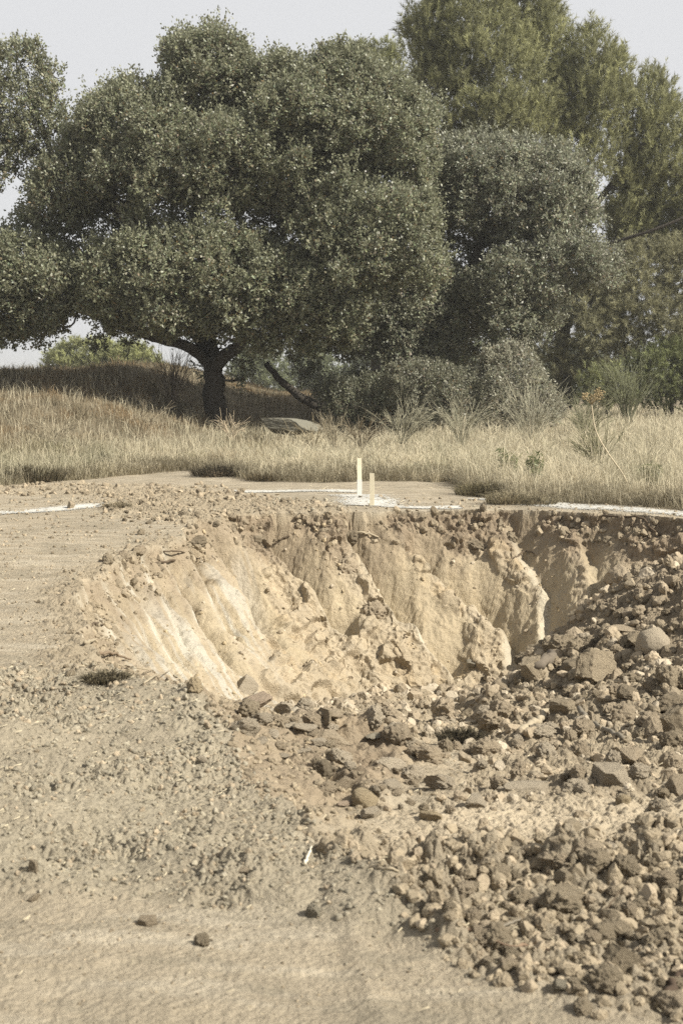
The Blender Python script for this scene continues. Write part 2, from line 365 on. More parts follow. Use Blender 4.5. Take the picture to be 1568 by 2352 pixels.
# height lookup on the finished sheet (nearest row, interpolated along it)
def HG(x, y):
    x = np.atleast_1d(np.asarray(x, float)); y = np.atleast_1d(np.asarray(y, float))
    j = np.clip(np.searchsorted(G['ys'], y), 1, len(G['ys'])-1); out = np.zeros(len(x))
    f = np.clip((y-G['ys'][j-1])/(G['ys'][j]-G['ys'][j-1]), 0, 1)
    for r in np.unique(j):
        m = j == r; a = np.interp(x[m], G['P'][r-1][:, 0], G['P'][r-1][:, 2]); b = np.interp(x[m], G['P'][r][:, 0], G['P'][r][:, 2]); out[m] = a+(b-a)*f[m]
    return out

# ------------------------------------------------------------------ rocks and clods
def ico(sub):
    t = (1+5**.5)/2
    V = [(-1, t, 0), (1, t, 0), (-1, -t, 0), (1, -t, 0), (0, -1, t), (0, 1, t), (0, -1, -t), (0, 1, -t), (t, 0, -1), (t, 0, 1), (-t, 0, -1), (-t, 0, 1)]
    F = [(0, 11, 5), (0, 5, 1), (0, 1, 7), (0, 7, 10), (0, 10, 11), (1, 5, 9), (5, 11, 4), (11, 10, 2), (10, 7, 6), (7, 1, 8), (3, 9, 4), (3, 4, 2), (3, 2, 6), (3, 6, 8), (3, 8, 9), (4, 9, 5), (2, 4, 11), (6, 2, 10), (8, 6, 7), (9, 8, 1)]
    V = [np.array(v)/np.linalg.norm(v) for v in V]
    for _ in range(sub):
        mid = {}; F2 = []
        def m(a, b):
            k = (min(a, b), max(a, b))
            if k not in mid:
                v = V[a]+V[b]; V.append(v/np.linalg.norm(v)); mid[k] = len(V)-1
            return mid[k]
        for a, b, c in F:
            x, y, z = m(a, b), m(b, c), m(c, a); F2 += [(a, x, z), (b, y, x), (c, z, y), (x, y, z)]
        F = F2
    return np.array(V), np.array(F)
ICO = {k: ico(k) for k in (1, 2, 4)}
def rock_shape(sub, seed, kind):
    r = np.random.default_rng(seed); V, F = ICO[sub]; P = V.copy()
    k, lo, hi, ra = {'clod': (7, .62, .95, .20), 'chunk': (11, .45, .85, .14), 'round': (4, .8, 1., .05), 'slab': (9, .5, .9, .06)}[kind]
    P = P*(1+.22*n3(V, 1.1, seed % 31)[:, None])
    for _ in range(k):
        q = r.normal(size=3); q /= np.linalg.norm(q); h = r.uniform(lo, hi); s = P@q-h; P = P-np.maximum(s, 0)[:, None]*q
    if kind in ('clod',):
        P = P*(1+ra*(np.abs(n3(P, 2.2, seed % 17))-.2)*1.6+ra*.8*(np.abs(n3(P, 5, seed % 13))-.2))[:, None]
    P = P*(1+ra*.55*n3(P, 3.2, 3+seed % 7)+ra*.4*n3(P, 8, 5)+(.035*n3(P, 17, 6)*(sub > 2)))[:, None] if sub > 1 else P*(1+r.uniform(-.16, .16, len(P)))[:, None]
    if kind == 'slab': P = P*np.array([1.2, .8, .42])
    else: P = P*r.uniform(.75, 1.15, 3)
    P -= (P.max(0)+P.min(0))/2
    return P/np.abs(P).max(), F
BIG = {k: [] for k in ('clod', 'chunk', 'round', 'slab')}
for k, num in (('clod', 7), ('chunk', 7), ('round', 3), ('slab', 4)):
    for i in range(num):
        P, F = rock_shape(4, 100+i*7+len(k), k); BIG[k].append(mesh_np(k, P, tris=F))
EARTH = {'pale': (.50, .425, .315), 'tan': (.43, .352, .248), 'brown': (.37, .305, .212), 'dark': (.28, .23, .16), 'ochre': (.49, .395, .255), 'grey': (.375, .333, .25), 'pink': (.45, .355, .26), 'slate': (.20, .19, .15)}
EARTH = {k: tuple(ALB*q for q in v) for k, v in EARTH.items()}
TAKEN = []
def put_rock(name, X, Y, wd, ht, kind, tone, label, cat, group=None, rot=None, seed=0, sink=.3, own=True):
    """X, Y: middle of the stone in the sketch; wd, ht its size there"""
    r = random.Random(int(X*7+Y*13)+seed)
    g = onground([X], [Y+ht*.32], HG2)[0]
    m = g[1]/F_D; a = wd*m/2; c = ht*m/2
    me = BIG[kind][r.randrange(len(BIG[kind]))]
    o = obj(name, me, M_ROCK)
    o.scale = (a, (a*.5+c*.5)*r.uniform(.85, 1.15), c); o.rotation_euler = rot or (r.uniform(-.25, .25), r.uniform(-.25, .25), r.uniform(0, 6.28))
    o.location = (g[0], g[1]+a*.25, g[2]+c*(1-sink*2)*.9)
    t = np.array(EARTH[tone])*r.uniform(.9, 1.1); o.color = (*t, 1)
    TAKEN.append((g[0], g[1]+a*.25, a)); return tag(o, label, cat, group)
def HG2(x, y): return HG(x, y)

SPEC = [
 # name, X, Y, w, h, kind, tone, label, category
 ('boulder', 1502, 1472, 84, 88, 'round', 'pale', 'smooth pale egg shaped boulder high on the rubble heap', 'boulder'),
 ('boulder', 1440, 1442, 104, 50, 'slab', 'tan', 'flat topped pale block lying just left of the egg shaped boulder', 'boulder'),
 ('earth_clod', 1366, 1530, 118, 104, 'chunk', 'brown', 'largest brown clod with a flat shaded face, on the left slope of the heap', 'clod'),
 ('earth_clod', 1268, 1512, 62, 52, 'clod', 'brown', 'dark brown clod wedged between the big flat faced clod and the pit wall', 'clod'),
 ('earth_clod', 1218, 1535, 78, 84, 'chunk', 'brown', 'upright brown block leaning on the foot of the pit wall above the short log', 'clod'),
 ('boulder', 1150, 1574, 46, 40, 'round', 'tan', 'small round stone at the lowest point of the pit wall', 'stone'),
 ('earth_clod', 1446, 1738, 120, 88, 'chunk', 'tan', 'broad angular clod with a sunlit face at the foot of the heap', 'clod'),
 ('earth_clod', 1498, 1672, 62, 80, 'chunk', 'tan', 'squarish sunlit clod standing behind the broad angular clod', 'clod'),
 ('earth_clod', 1552, 1655, 80, 110, 'chunk', 'brown', 'tall brown block cut by the right edge beside the heap', 'clod'),
 ('earth_clod', 1432, 1640, 92, 62, 'clod', 'tan', 'humped tan clod above the thick grey branch on the heap', 'clod'),
 ('earth_clod', 1545, 1750, 70, 70, 'clod', 'tan', 'rounded tan clod right of the broad angular clod', 'clod'),
 ('earth_clod', 1540, 1608, 90, 70, 'clod', 'dark', 'dark crumbling clod in the shade near the right edge of the heap', 'clod'),
 ('earth_clod', 1493, 1575, 54, 52, 'clod', 'tan', 'small sunlit clod below the egg shaped boulder', 'clod'),
 ('earth_clod', 1255, 1725, 84, 60, 'clod', 'pale', 'rounded pale clod in full sun right of the dark root tangle', 'clod'),
 ('earth_clod', 1335, 1720, 62, 60, 'clod', 'tan', 'lumpy tan clod below the thick grey branch', 'clod'),
 ('earth_clod', 1340, 1672, 66, 60, 'clod', 'tan', 'knobbly clod on the left end of the thick grey branch', 'clod'),
 ('earth_clod', 1130, 1652, 84, 66, 'clod', 'tan', 'wide tan clod left of the pale branch stub', 'clod'),
 ('earth_clod', 1412, 1385, 50, 36, 'clod', 'tan', 'clod on the crest of the heap against the shaded hole in the wall', 'clod'),
 ('earth_clod', 1548, 1330, 60, 52, 'chunk', 'tan', 'block at the top of the heap touching the right edge', 'clod'),
 ('earth_clod', 590, 1606, 80, 58, 'chunk', 'pink', 'reddish tan block below the scraped wall', 'clod'),
 ('earth_clod', 446, 1572, 62, 56, 'clod', 'ochre', 'ochre clod resting against the foot of the striped wall', 'clod'),
 ('earth_clod', 556, 1570, 64, 48, 'chunk', 'pale', 'pale block between the ochre clod and the reddish block', 'clod'),
 ('earth_clod', 650, 1625, 60, 50, 'chunk', 'pale', 'pale angular clod right of the reddish block', 'clod'),
 ('flat_rock', 665, 1664, 72, 28, 'slab', 'pale', 'topmost long thin slab in the pile of pale slabs', 'slab'),
 ('flat_rock', 628, 1684, 62, 24, 'slab', 'pale', 'thin pale slab at the left of the slab pile', 'slab'),
 ('flat_rock', 700, 1668, 60, 40, 'slab', 'pale', 'tilted pale slab at the right top of the slab pile', 'slab'),
 ('flat_rock', 695, 1722, 72, 24, 'slab', 'pale', 'straight edged slab at the bottom of the slab pile', 'slab'),
 ('flat_rock', 735, 1702, 54, 44, 'slab', 'pale', 'steeply leaning slab beside the dark brown lump', 'slab'),
 ('flat_rock', 600, 1700, 54, 26, 'slab', 'pale', 'pale slab lowest on the left of the slab pile', 'slab'),
 ('flat_rock', 650, 1735, 50, 26, 'slab', 'pale', 'pale slab lying in front of the straight edged slab', 'slab'),
 ('flat_rock', 545, 1662, 40, 40, 'slab', 'pale', 'pale slab standing apart at the left end of the slab pile', 'slab'),
 ('earth_clod', 742, 1768, 56, 62, 'clod', 'dark', 'dark brown upright lump in front of the slab pile', 'clod'),
 ('earth_clod', 765, 1692, 88, 58, 'chunk', 'tan', 'wedge shaped tan clod right of the slab pile', 'clod'),
 ('flat_rock', 862, 1690, 80, 34, 'slab', 'grey', 'greyish flat stone sloping to the right in the middle of the rubble', 'slab'),
 ('earth_clod', 895, 1640, 72, 58, 'clod', 'tan', 'cracked tan clod behind the greyish flat stone', 'clod'),
 ('earth_clod', 985, 1735, 86, 58, 'clod', 'tan', 'broad rounded clod in the middle of the rubble', 'clod'),
 ('boulder', 838, 1835, 84, 56, 'round', 'ochre', 'smooth ochre stone at the lower edge of the rubble', 'stone'),
 ('boulder', 795, 1842, 66, 34, 'slab', 'pink', 'long reddish stone leaning on the smooth ochre stone', 'stone'),
 ('earth_clod', 990, 1872, 62, 46, 'chunk', 'ochre', 'ochre block on the edge of the sandy strip', 'clod'),
 ('earth_clod', 900, 1800, 58, 46, 'chunk', 'pale', 'pale block above and right of the smooth ochre stone', 'clod'),
 ('earth_clod', 850, 1865, 50, 44, 'chunk', 'pale', 'pale block just below the smooth ochre stone', 'clod'),
 ('flat_rock', 1212, 1802, 140, 50, 'slab', 'pale', 'large flat pale slab half buried in the sand', 'slab'),
 ('boulder', 1432, 1838, 48, 32, 'round', 'ochre', 'small ochre stone above the sandy strip on the right', 'stone'),
 ('earth_clod', 1515, 1850, 72, 48, 'clod', 'pale', 'pale flat clod above the sandy strip near the right edge', 'clod'),
 ('earth_clod', 1145, 2010, 96, 66, 'clod', 'brown', 'large crumbly brown clod in the dark soil at lower right', 'clod'),
 ('earth_clod', 1300, 2010, 62, 60, 'chunk', 'brown', 'leaning brown block behind the thin upright twig', 'clod'),
 ('earth_clod', 1265, 1965, 90, 40, 'chunk', 'tan', 'tan block on the border of sand and dark soil', 'clod'),
 ('earth_clod', 1340, 2310, 60, 60, 'clod', 'brown', 'brown clod at the corner of the dark soil near the bottom', 'clod'),
 ('earth_clod', 1290, 2260, 44, 50, 'chunk', 'grey', 'grey clod standing up beside the bare ground at the bottom', 'clod'),
 ('earth_clod', 1170, 2215, 60, 36, 'clod', 'tan', 'tan clod overhanging the bare ground at the bottom', 'clod'),
 ('earth_clod', 1545, 2050, 70, 56, 'clod', 'brown', 'brown clod at the right edge of the dark soil', 'clod'),
 ('stone', 337, 2113, 54, 46, 'chunk', 'tan', 'sunlit squarish stone alone on the bare ground at lower left', 'stone'),
 ('stone', 464, 2160, 46, 36, 'clod', 'brown', 'dark pitted stone alone on the bare ground, right of the squarish stone', 'stone'),
 ('stone', 562, 2000, 44, 30, 'chunk', 'tan', 'tan stone on the loose grey soil left of the pit', 'stone'),
 ('stone', 720, 2090, 56, 48, 'clod', 'grey', 'grey clod on the lower border of the loose soil', 'clod'),
 ('stone', 77, 2062, 34, 26, 'chunk', 'tan', 'small tan stone at the far left border of the loose soil', 'stone'),
 ('stone', 396, 2052, 28, 15, 'slab', 'pale', 'small white chip above the sunlit squarish stone', 'stone'),
 ('stone', 78, 1990, 30, 48, 'chunk', 'tan', 'upright narrow stone on the loose soil at far left', 'stone'),
 ('stone', 466, 1742, 34, 20, 'chunk', 'pale', 'pale stone on top of the loose soil mound', 'stone'),
 ('stone', 350, 1750, 30, 20, 'clod', 'brown', 'brown lump in the loose soil left of the pale stone', 'clod'),
 ('stone', 163, 1161, 27, 26, 'chunk', 'tan', 'single squarish stone on the chalk line at far left', 'stone'),
 ('stone', 322, 1222, 26, 24, 'clod', 'brown', 'lone brown clod on bare ground behind the pit corner', 'clod'),
 ('earth_clod', 160, 1545, 30, 28, 'clod', 'brown', 'brown clod where the striped wall meets the loose soil', 'clod'),
 ('earth_clod', 246, 1282, 42, 34, 'clod', 'brown', 'dark clod at the left end of the row on the pit lip', 'clod'),
 ('earth_clod', 283, 1276, 40, 32, 'clod', 'tan', 'tan clod in the middle of the row on the pit lip', 'clod'),
 ('earth_clod', 318, 1262, 46, 36, 'clod', 'tan', 'arched tan clod at the right end of the row on the pit lip', 'clod'),
 ('earth_clod', 450, 1238, 66, 34, 'clod', 'dark', 'dark slab of topsoil tipping over the pit corner', 'clod'),
 ('earth_clod', 806, 1222, 44, 46, 'clod', 'dark', 'dark brown lump of topsoil hanging below the two laths', 'clod'),
 ('earth_clod', 800, 1285, 62, 60, 'clod', 'tan', 'tan lump on the wall under the hanging topsoil', 'clod'),
 ('earth_clod', 860, 1380, 70, 90, 'clod', 'tan', 'tan flake with a pointed lower end stuck to the middle of the wall', 'clod'),
 ('earth_clod', 1090, 1240, 60, 40, 'clod', 'dark', 'dark clod held on a ledge of the wall', 'clod'),
 ('earth_clod', 1175, 1225, 44, 40, 'clod', 'brown', 'brown clod on the wall beside the pale streak', 'clod'),
 ('earth_clod', 1430, 1300, 120, 90, 'chunk', 'tan', 'big tilted block jutting from the wall with a dark hollow left of it', 'clod'),
 ('earth_clod', 1460, 1215, 40, 36, 'clod', 'brown', 'brown clod under the hanging root at upper right', 'clod'),
 ('earth_clod', 1085, 1520, 40, 40, 'slab', 'grey', 'greyish flake on the foot of the wall', 'clod'),
]
for k, q in enumerate(SPEC):
    nm, X, Y, wd, ht, kd, tone, lab, cat = q
    rot = (0.1, -.1+.2*(k % 2), .4*(k % 5)) if kd in ('slab',) else None
    put_rock(nm, X, Y, wd, ht, kd, tone, lab, cat, rot=rot, sink=.5 if 1200 < Y < 1400 and 350 < X < 1480 else .3)

# smaller clods one can still pick out: by where they lie
ZONES = [
 ('clods on the shaded heap', 'brown clod lying loose on the heap at the right of the pit', 70, [(1120, 1590), (1200, 1510), (1350, 1440), (1450, 1370), (1568, 1310), (1568, 1700), (1420, 1700), (1250, 1640)], ('brown', 'dark', 'tan', 'brown'), (18, 82)),
 ('clods in the sunny rubble', 'tan clod among others in the sunlit rubble on the pit floor', 92, [(540, 1600), (780, 1610), (1080, 1610), (1250, 1660), (1400, 1720), (1568, 1760), (1568, 1840), (1150, 1830), (1000, 1880), (780, 1860), (640, 1740), (520, 1650)], ('tan', 'tan', 'pale', 'pale', 'tan', 'brown'), (22, 92)),
 ('clods in the dark soil', 'crumbly brown clod in the dark soil spread in front of the pit', 62, [(980, 2050), (1150, 1960), (1568, 1950), (1568, 2300), (1400, 2320), (1120, 2220)], ('brown', 'brown', 'tan'), (24, 110)),
 ('clods at the pit corner', 'small brown clod in the crumbled earth behind the far left corner of the pit', 20, [(240, 1150), (330, 1160), (520, 1175), (560, 1190), (430, 1225), (250, 1190)], ('brown', 'dark'), (10, 24)),
]
for grp, lab, num, poly, tones, (s0, s1) in ZONES:
    xs = [p[0] for p in poly]; ys = [p[1] for p in poly]; c = 0; tries = 0
    while c < num and tries < 4000:
        tries += 1; X = random.uniform(min(xs), max(xs)); Y = random.uniform(min(ys), max(ys))
        if not inside(np.array([X]), np.array([Y]), poly)[0]: continue
        sz = s0+(s1-s0)*random.random()**1.4; g = onground([X], [Y], H0)[0]; rad = sz*g[1]/F_D*.5
        if any((g[0]-a)**2+(g[1]-b)**2 < ((rad+d)*.8)**2 for a, b, d in TAKEN): continue
        put_rock('earth_clod', X, Y, sz*random.uniform(.9, 1.3), sz*random.uniform(.7, .95), random.choice(['clod', 'clod', 'chunk']), random.choice(tones), lab, 'clod', group=grp); c += 1

def scatter(name, pts, size, tones, label, cat, sub=2, kinds=('chunk', 'clod', 'chunk'), sink=.25, tonevar=.24):
    """thousands of crumbs as one mesh"""
    r = np.random.default_rng(len(pts)); pts = np.asarray(pts); lib = []
    for i in range(14): lib.append(rock_shape(sub, 300+i*11, kinds[i % len(kinds)]))
    V = []; T = []; C = []; n = 0; z = HG(pts[:, 0], pts[:, 1])
    for i in range(len(pts)):
        P, F = lib[r.integers(14)]; a, b, c = r.uniform(0, 6.28), r.uniform(0, 6.28), r.uniform(0, 6.28)
        R = np.array(Euler((a, b, c)).to_matrix()); s = size[i]
        Q = (P*r.uniform(.7, 1.15, 3))@R.T*s; Q += (pts[i, 0], pts[i, 1], z[i]+s*(.5-sink*1.2))
        V.append(Q); T.append(F+n); n += len(Q)
        t = np.array(EARTH[tones[r.integers(len(tones))]])*r.uniform(1-tonevar, 1+tonevar); C.append(np.tile(t, (len(Q), 1)))
    o = obj(name, mesh_np(name, np.concatenate(V), tris=np.concatenate(T), col=np.concatenate(C), smooth=False), M_CLODS)
    return tag(o, label, cat, kind='stuff')
Zn = G['zones']; GP = G['P'].reshape(-1, 3)
def sample(mask, num, ylim=(3, 24), power=1.0, xlim=(-6, 8)):
    """points drawn on the ground sheet in a zone, even per square metre**power"""
    ys = G['ys']; row = np.gradient(ys)[:, None]*np.gradient(G['P'][:, :, 0], axis=1)
    wgt = np.clip(mask.reshape(row.shape), 0, 1)*np.abs(row)
    X = G['P'][:, :, 0]; Y = G['P'][:, :, 1]
    wgt = wgt*((Y > ylim[0]) & (Y < ylim[1]) & (X > xlim[0]) & (X < xlim[1]) & (np.abs(X) < .30*Y+.4))*np.maximum(Y, 1)**(-2*(1-power))
    p = wgt.ravel(); p = p/p.sum(); k = rng.choice(len(p), num, p=p)
    return GP[k, :2]+rng.uniform(-.02, .02, (num, 2))
def sizes(pts, px0, px1, pw=2.5):            # sizes grow with distance so that crumbs stay in scale with the sketch
    return pts[:, 1]/F_D*(px0+(px1-px0)*rng.random(len(pts))**pw)
fl_ = np.clip(Zn['floor']*(1-.85*Zn['sand'])*(1-Zn['loose']), 0, 1)
p = sample(fl_, 9000, power=.6); scatter('rubble', p, np.clip(sizes(p, 1.3, 22, 6.5), .006, .14), ('tan', 'tan', 'pale', 'pale', 'tan', 'brown'), 'broken tan earth covering the floor of the pit', 'rubble')
p = sample(fl_*sstep(.9, 1.6, GP[:, 0])*sstep(9, 11, GP[:, 1]), 3600, power=.7); scatter('heap_rubble', p, np.clip(sizes(p, 1.3, 20, 6), .006, .13), ('brown', 'brown', 'dark', 'tan'), 'brown crumbs and lumps covering the heap on the right', 'rubble')
p = sample(Zn['dark'], 9500, power=.4); scatter('loose_soil', p, sizes(p, 1.1, 26, 6.5), ('brown', 'brown', 'brown', 'tan'), 'crumbly brown topsoil spread at lower right', 'soil')
p = sample(Zn['loose']*(.35+.65*sstep(-.15, .35, fbm2(GP[:, 0]*1.6, GP[:, 1]*1.6, 4, 91.))), 26000, power=.35); scatter('crumbs', p, sizes(p, .8, 9.5, 7), ('grey', 'grey', 'grey', 'tan'), 'small grey crumbs covering the loose soil left of the pit', 'soil', sub=1)
p = sample(np.clip(1-Zn['loose']-Zn['dark']-Zn['floor']-Zn['wall']-Zn['field'], 0, 1)*(.35+.65*(fbm2(GP[:, 0]*1.2, GP[:, 1]*3, 3, 90.) > .32)), 11000, power=.3, ylim=(3, 21)); scatter('grit', p, sizes(p, .7, 5.5, 4.5), ('tan', 'brown', 'dark', 'grey'), 'fine grit strewn over the trodden bare ground', 'grit', sub=1)
p = sample(np.clip(Zn['crumb']*1.2+.5*Zn['rim'], 0, 1)*(.05+sstep(-.1, .3, fbm2(GP[:, 0]*1.5, GP[:, 1]*1.5, 3, 92.))), 2800, power=.6); scatter('crumbled_earth', p, sizes(p, 1.2, 9, 6), ('brown', 'brown', 'tan', 'dark'), 'crumbled brown earth along the upper edge of the pit', 'soil')
bx = Zn['wall']*sstep(.42, .2, -GP[:, 2])
p = sample(bx, 2000, power=.7); scatter('topsoil_lumps', p, np.clip(sizes(p, 2.5, 13, 2.5), .015, .09), ('brown', 'dark', 'brown'), 'brown topsoil lumps clinging to the top of the pit wall', 'soil', sink=.35)
p = sample(Zn['wall']*(fbm2(GP[:, 0]*2.2, GP[:, 1]*2.2, 3, 33.) > .25), 900, power=.8); scatter('wall_crumbs', p, np.clip(sizes(p, 1.8, 7, 2.5), .01, .05), ('ochre', 'pale', 'tan'), 'small ochre crumbs caught on the pit wall', 'soil', sink=.3)

# ------------------------------------------------------------------ tubes: roots, sticks, logs, limbs
def frame(d):
    d = d/np.linalg.norm(d); a = np.array([0, 0, 1.]) if abs(d[2]) < .9 else np.array([1., 0, 0]); u = np.cross(d, a); u /= np.linalg.norm(u); return u, np.cross(d, u)
def tube(P, R, k=6, wob=0., seed=0):
    P = np.asarray(P, float); n = len(P); R = np.asarray(R, float)*np.ones(n); a = np.linspace(0, 2*np.pi, k, endpoint=False); V = []
    r = np.random.default_rng(seed)
    for i in range(n):
        d = P[min(i+1, n-1)]-P[max(i-1, 0)]; u, v = frame(d); rr = R[i]*(1+wob*r.uniform(-1, 1, k)) if wob else R[i]*np.ones(k)
        V.append(P[i]+rr[:, None]*(np.cos(a)[:, None]*u+np.sin(a)[:, None]*v))
    i = np.arange(n-1)[:, None]*k; j = np.arange(k)[None]; j2 = (j+1) % k
    Q = np.stack([i+j, i+j2, i+k+j2, i+k+j], -1).reshape(-1, 4)
    V = np.concatenate(V+[P[:1], P[-1:]]); m = n*k
    T = np.concatenate([np.stack([np.full(k, m), (np.arange(k)+1) % k, np.arange(k)], 1), np.stack([np.full(k, m+1), (n-1)*k+np.arange(k), (n-1)*k+(np.arange(k)+1) % k], 1)])
    return V, Q, T
class MB:
    def __init__(s): s.V = []; s.Q = []; s.T = []; s.C = []; s.n = 0
    def add(s, V, Q=None, T=None, col=(.5, .5, .5)):
        V = np.asarray(V, float); s.V.append(V); s.C.append(np.broadcast_to(np.asarray(col, float), (len(V), 3)))
        if Q is not None and len(Q): s.Q.append(np.asarray(Q)+s.n)
        if T is not None and len(T): s.T.append(np.asarray(T)+s.n)
        s.n += len(V); return s
    def build(s, name, mat, parent=None, smooth=True, origin=None):
        V = np.concatenate(s.V)
        if origin is not None: V = V-np.asarray(origin)
        me = mesh_np(name, V, np.concatenate(s.Q) if s.Q else None, np.concatenate(s.T) if s.T else None, np.concatenate(s.C), smooth)
        return obj(name, me, mat, parent, None if parent is not None or origin is None else origin)
def curve(P, n):
    """smooth path through points (Catmull-Rom)"""
    P = np.asarray(P, float); P = np.concatenate([[2*P[0]-P[1]], P, [2*P[-1]-P[-2]]]); t = np.linspace(0, len(P)-3-1e-6, n); i = t.astype(int); f = (t-i)[:, None]
    a, b, c, d = P[i], P[i+1], P[i+2], P[i+3]
    return .5*(2*b+(c-a)*f+(2*a-5*b+4*c-d)*f**2+(3*b-a-3*c+d)*f**3)
def stick(name, pts, r0, r1, col, label, cat, lift=.5, forks=0, group=None):
    """a stick laid on the ground along sketch points; radii in sketch units"""
    g = onground([p[0] for p in pts], [p[1] for p in pts], HG2); g[:, 2] += r0*g[:, 1]/F_D*lift
    for k, p_ in enumerate(pts):
        if len(p_) > 2: g[k, 2] += p_[2]*g[k, 1]/F_D
    m = g[0, 1]/F_D; C = curve(g, 5*len(pts)); C += rng.normal(size=C.shape)*r0*m*.35
    b = MB(); b.add(*tube(C, np.linspace(r0*m, r1*m, len(C)), 7, .15, len(pts)), col=col)
    for f in range(forks):
        i = rng.integers(len(C)//4, len(C)-2); d = C[min(i+2, len(C)-1)]-C[i]; e = C[i]+d*2+np.array([rng.normal()*.5, rng.normal()*.3, abs(rng.normal())*.4])*np.linalg.norm(d)*2
        b.add(*tube(curve([C[i], (C[i]+e)/2+rng.normal(size=3)*.01, e], 6), np.linspace(r0*m*.5, r1*m*.4, 6), 5), col=col)
    return tag(b.build(name, M_TWIG, origin=C[0]), label, cat, group)
WD, WG, WP = (.10, .075, .05), (.20, .175, .135), (.32, .27, .19)
stick('branch', [(1325, 1640, 6), (1365, 1672, 4), (1430, 1702)], 7, 5, WG, 'thick grey branch lying across the clods of the heap', 'branch')
stick('branch', [(1195, 1695), (1230, 1672, 4), (1255, 1650, 8), (1280, 1632, 8)], 11, 5, WP, 'pale forked branch stub among clods left of the grey branch', 'branch', forks=1)
stick('log', [(1212, 1562), (1240, 1540, 6), (1272, 1520, 10)], 12, 12, (.15, .125, .095), 'short thick log leaning on the foot of the pit wall', 'log')
stick('branch', [(1000, 2140), (1080, 2143, 4), (1140, 2170, 3), (1215, 2182, 3), (1292, 2192)], 6, 3.5, (.22, .155, .105), 'long brown branch lying on the dark soil at lower right', 'branch', forks=2)
stick('twig', [(1090, 2170, 4), (1150, 2140, 8), (1195, 2118, 3)], 3.5, 2, WG, 'thin forked twig crossing the long brown branch', 'twig', forks=1)
stick('twig', [(1380, 2115), (1400, 2092, 12), (1425, 2070, 22)], 2.6, 1.5, WD, 'thin upright twig sticking out of the dark soil', 'twig')
stick('twig', [(1230, 2120), (1290, 2140, 3), (1320, 2155)], 3, 2, WD, 'short twig on the soil right of the long brown branch', 'twig')
stick('branch', [(1640, 2235, 12), (1600, 2250, 8), (1560, 2268, 10), (1525, 2290)], 14, 9, (.07, .05, .035), 'dark thick branch end at the lower right edge', 'branch')
stick('root', [(193, 1488, 6), (215, 1484, 10), (248, 1472, 8)], 5, 3, WP, 'pale broken root jutting from the left end of the wall', 'root')
stick('root', [(228, 1508, 4), (262, 1514, 10), (300, 1523, 4)], 4.5, 2.5, (.2, .15, .1), 'dark curved root below the pale broken root', 'root')
stick('root', [(240, 1525, 4), (290, 1540, 8), (350, 1548, 6)], 2.4, 1.4, WP, 'thin tan root running along the foot of the striped wall', 'root', forks=2)
stick('root', [(200, 1450, 4), (220, 1442, 8), (238, 1446, 6)], 4, 2, WD, 'short black root at the left edge of the wall', 'root')
stick('root', [(330, 1575, 4), (360, 1562, 8), (388, 1548, 4)], 2.6, 1.4, WP, 'pale thin root beside the ochre clod', 'root')
stick('root', [(345, 1302, 3), (400, 1296, 6), (460, 1289, 4)], 3.2, 2, WD, 'dark straight root across the top of the striped wall', 'root')
stick('root', [(375, 1272, 3), (420, 1276, 6), (460, 1290, 3)], 2.2, 1.2, WD, 'fine dark root above the straight root', 'root')
stick('root', [(1380, 1190, 3), (1470, 1200, 8), (1500, 1228, 8), (1560, 1262, 6), (1600, 1280, 6)], 2.6, 1.8, WD, 'long dark root hanging along the upper right of the wall', 'root')
stick('root', [(1180, 1288, 3), (1205, 1276, 8), (1232, 1280, 4)], 2.4, 1.2, WD, 'short curved root over the pale streak', 'root')
stick('root', [(665, 1235, 3), (640, 1250, 6), (625, 1262, 4)], 2.4, 1.2, WD, 'short root below the crumbled rim left of the laths', 'root')
stick('twig', [(800, 1225), (840, 1232, 5), (870, 1236)], 3, 2, WP, 'pale stick end poking from the topsoil below the laths', 'twig')
stick('twig', [(115, 1585), (150, 1592, 3), (168, 1594)], 2.6, 1.6, WD, 'dark twig on the bare ground left of the striped wall', 'twig')
stick('twig', [(700, 1990, 3), (709, 1972, 8), (716, 1958, 12)], 4, 2, (.62, .56, .44), 'white sliver of straw standing in the loose soil', 'straw')
stick('twig', [(850, 1995), (900, 2005, 5), (930, 2008)], 4, 2, WP, 'pale stick lying above the dark soil', 'twig')
# straw in the loose soil
def straw(name, pts, label, cat, L=(8, 22), wd=1.1, up=.15, col=(.55, .48, .34)):
    n = len(pts); z = HG(pts[:, 0], pts[:, 1]); m = pts[:, 1]/F_D; a = rng.uniform(0, 6.28, n); l = rng.uniform(*L, n)*m
    d = np.stack([np.cos(a), np.sin(a), rng.uniform(-.1, .6, n)*up*2], 1)*l[:, None]; s = np.stack([-np.sin(a), np.cos(a), np.zeros(n)], 1)*(wd*m)[:, None]
    b = np.stack([pts[:, 0], pts[:, 1], z+.012], 1)
    V = np.stack([b-s, b+s, b+d+s*.6, b+d-s*.6], 1).reshape(-1, 3); V[2::4, 2] += .004
    c = np.repeat(np.asarray(col)*rng.uniform(.6, 1.15, (n, 1)), 4, 0)
    return tag(obj(name, mesh_np(name, V, quads=np.arange(n*4).reshape(-1, 4), col=c, smooth=False), M_GRASS), label, cat, kind='stuff')
straw('straw', sample(np.clip(Zn['loose']+.4*Zn['dark']+.12, 0, 1)*(1-Zn['wall'])*(1-Zn['field']), 3000, power=.3), 'bits of dry straw mixed into the loose soil', 'straw')

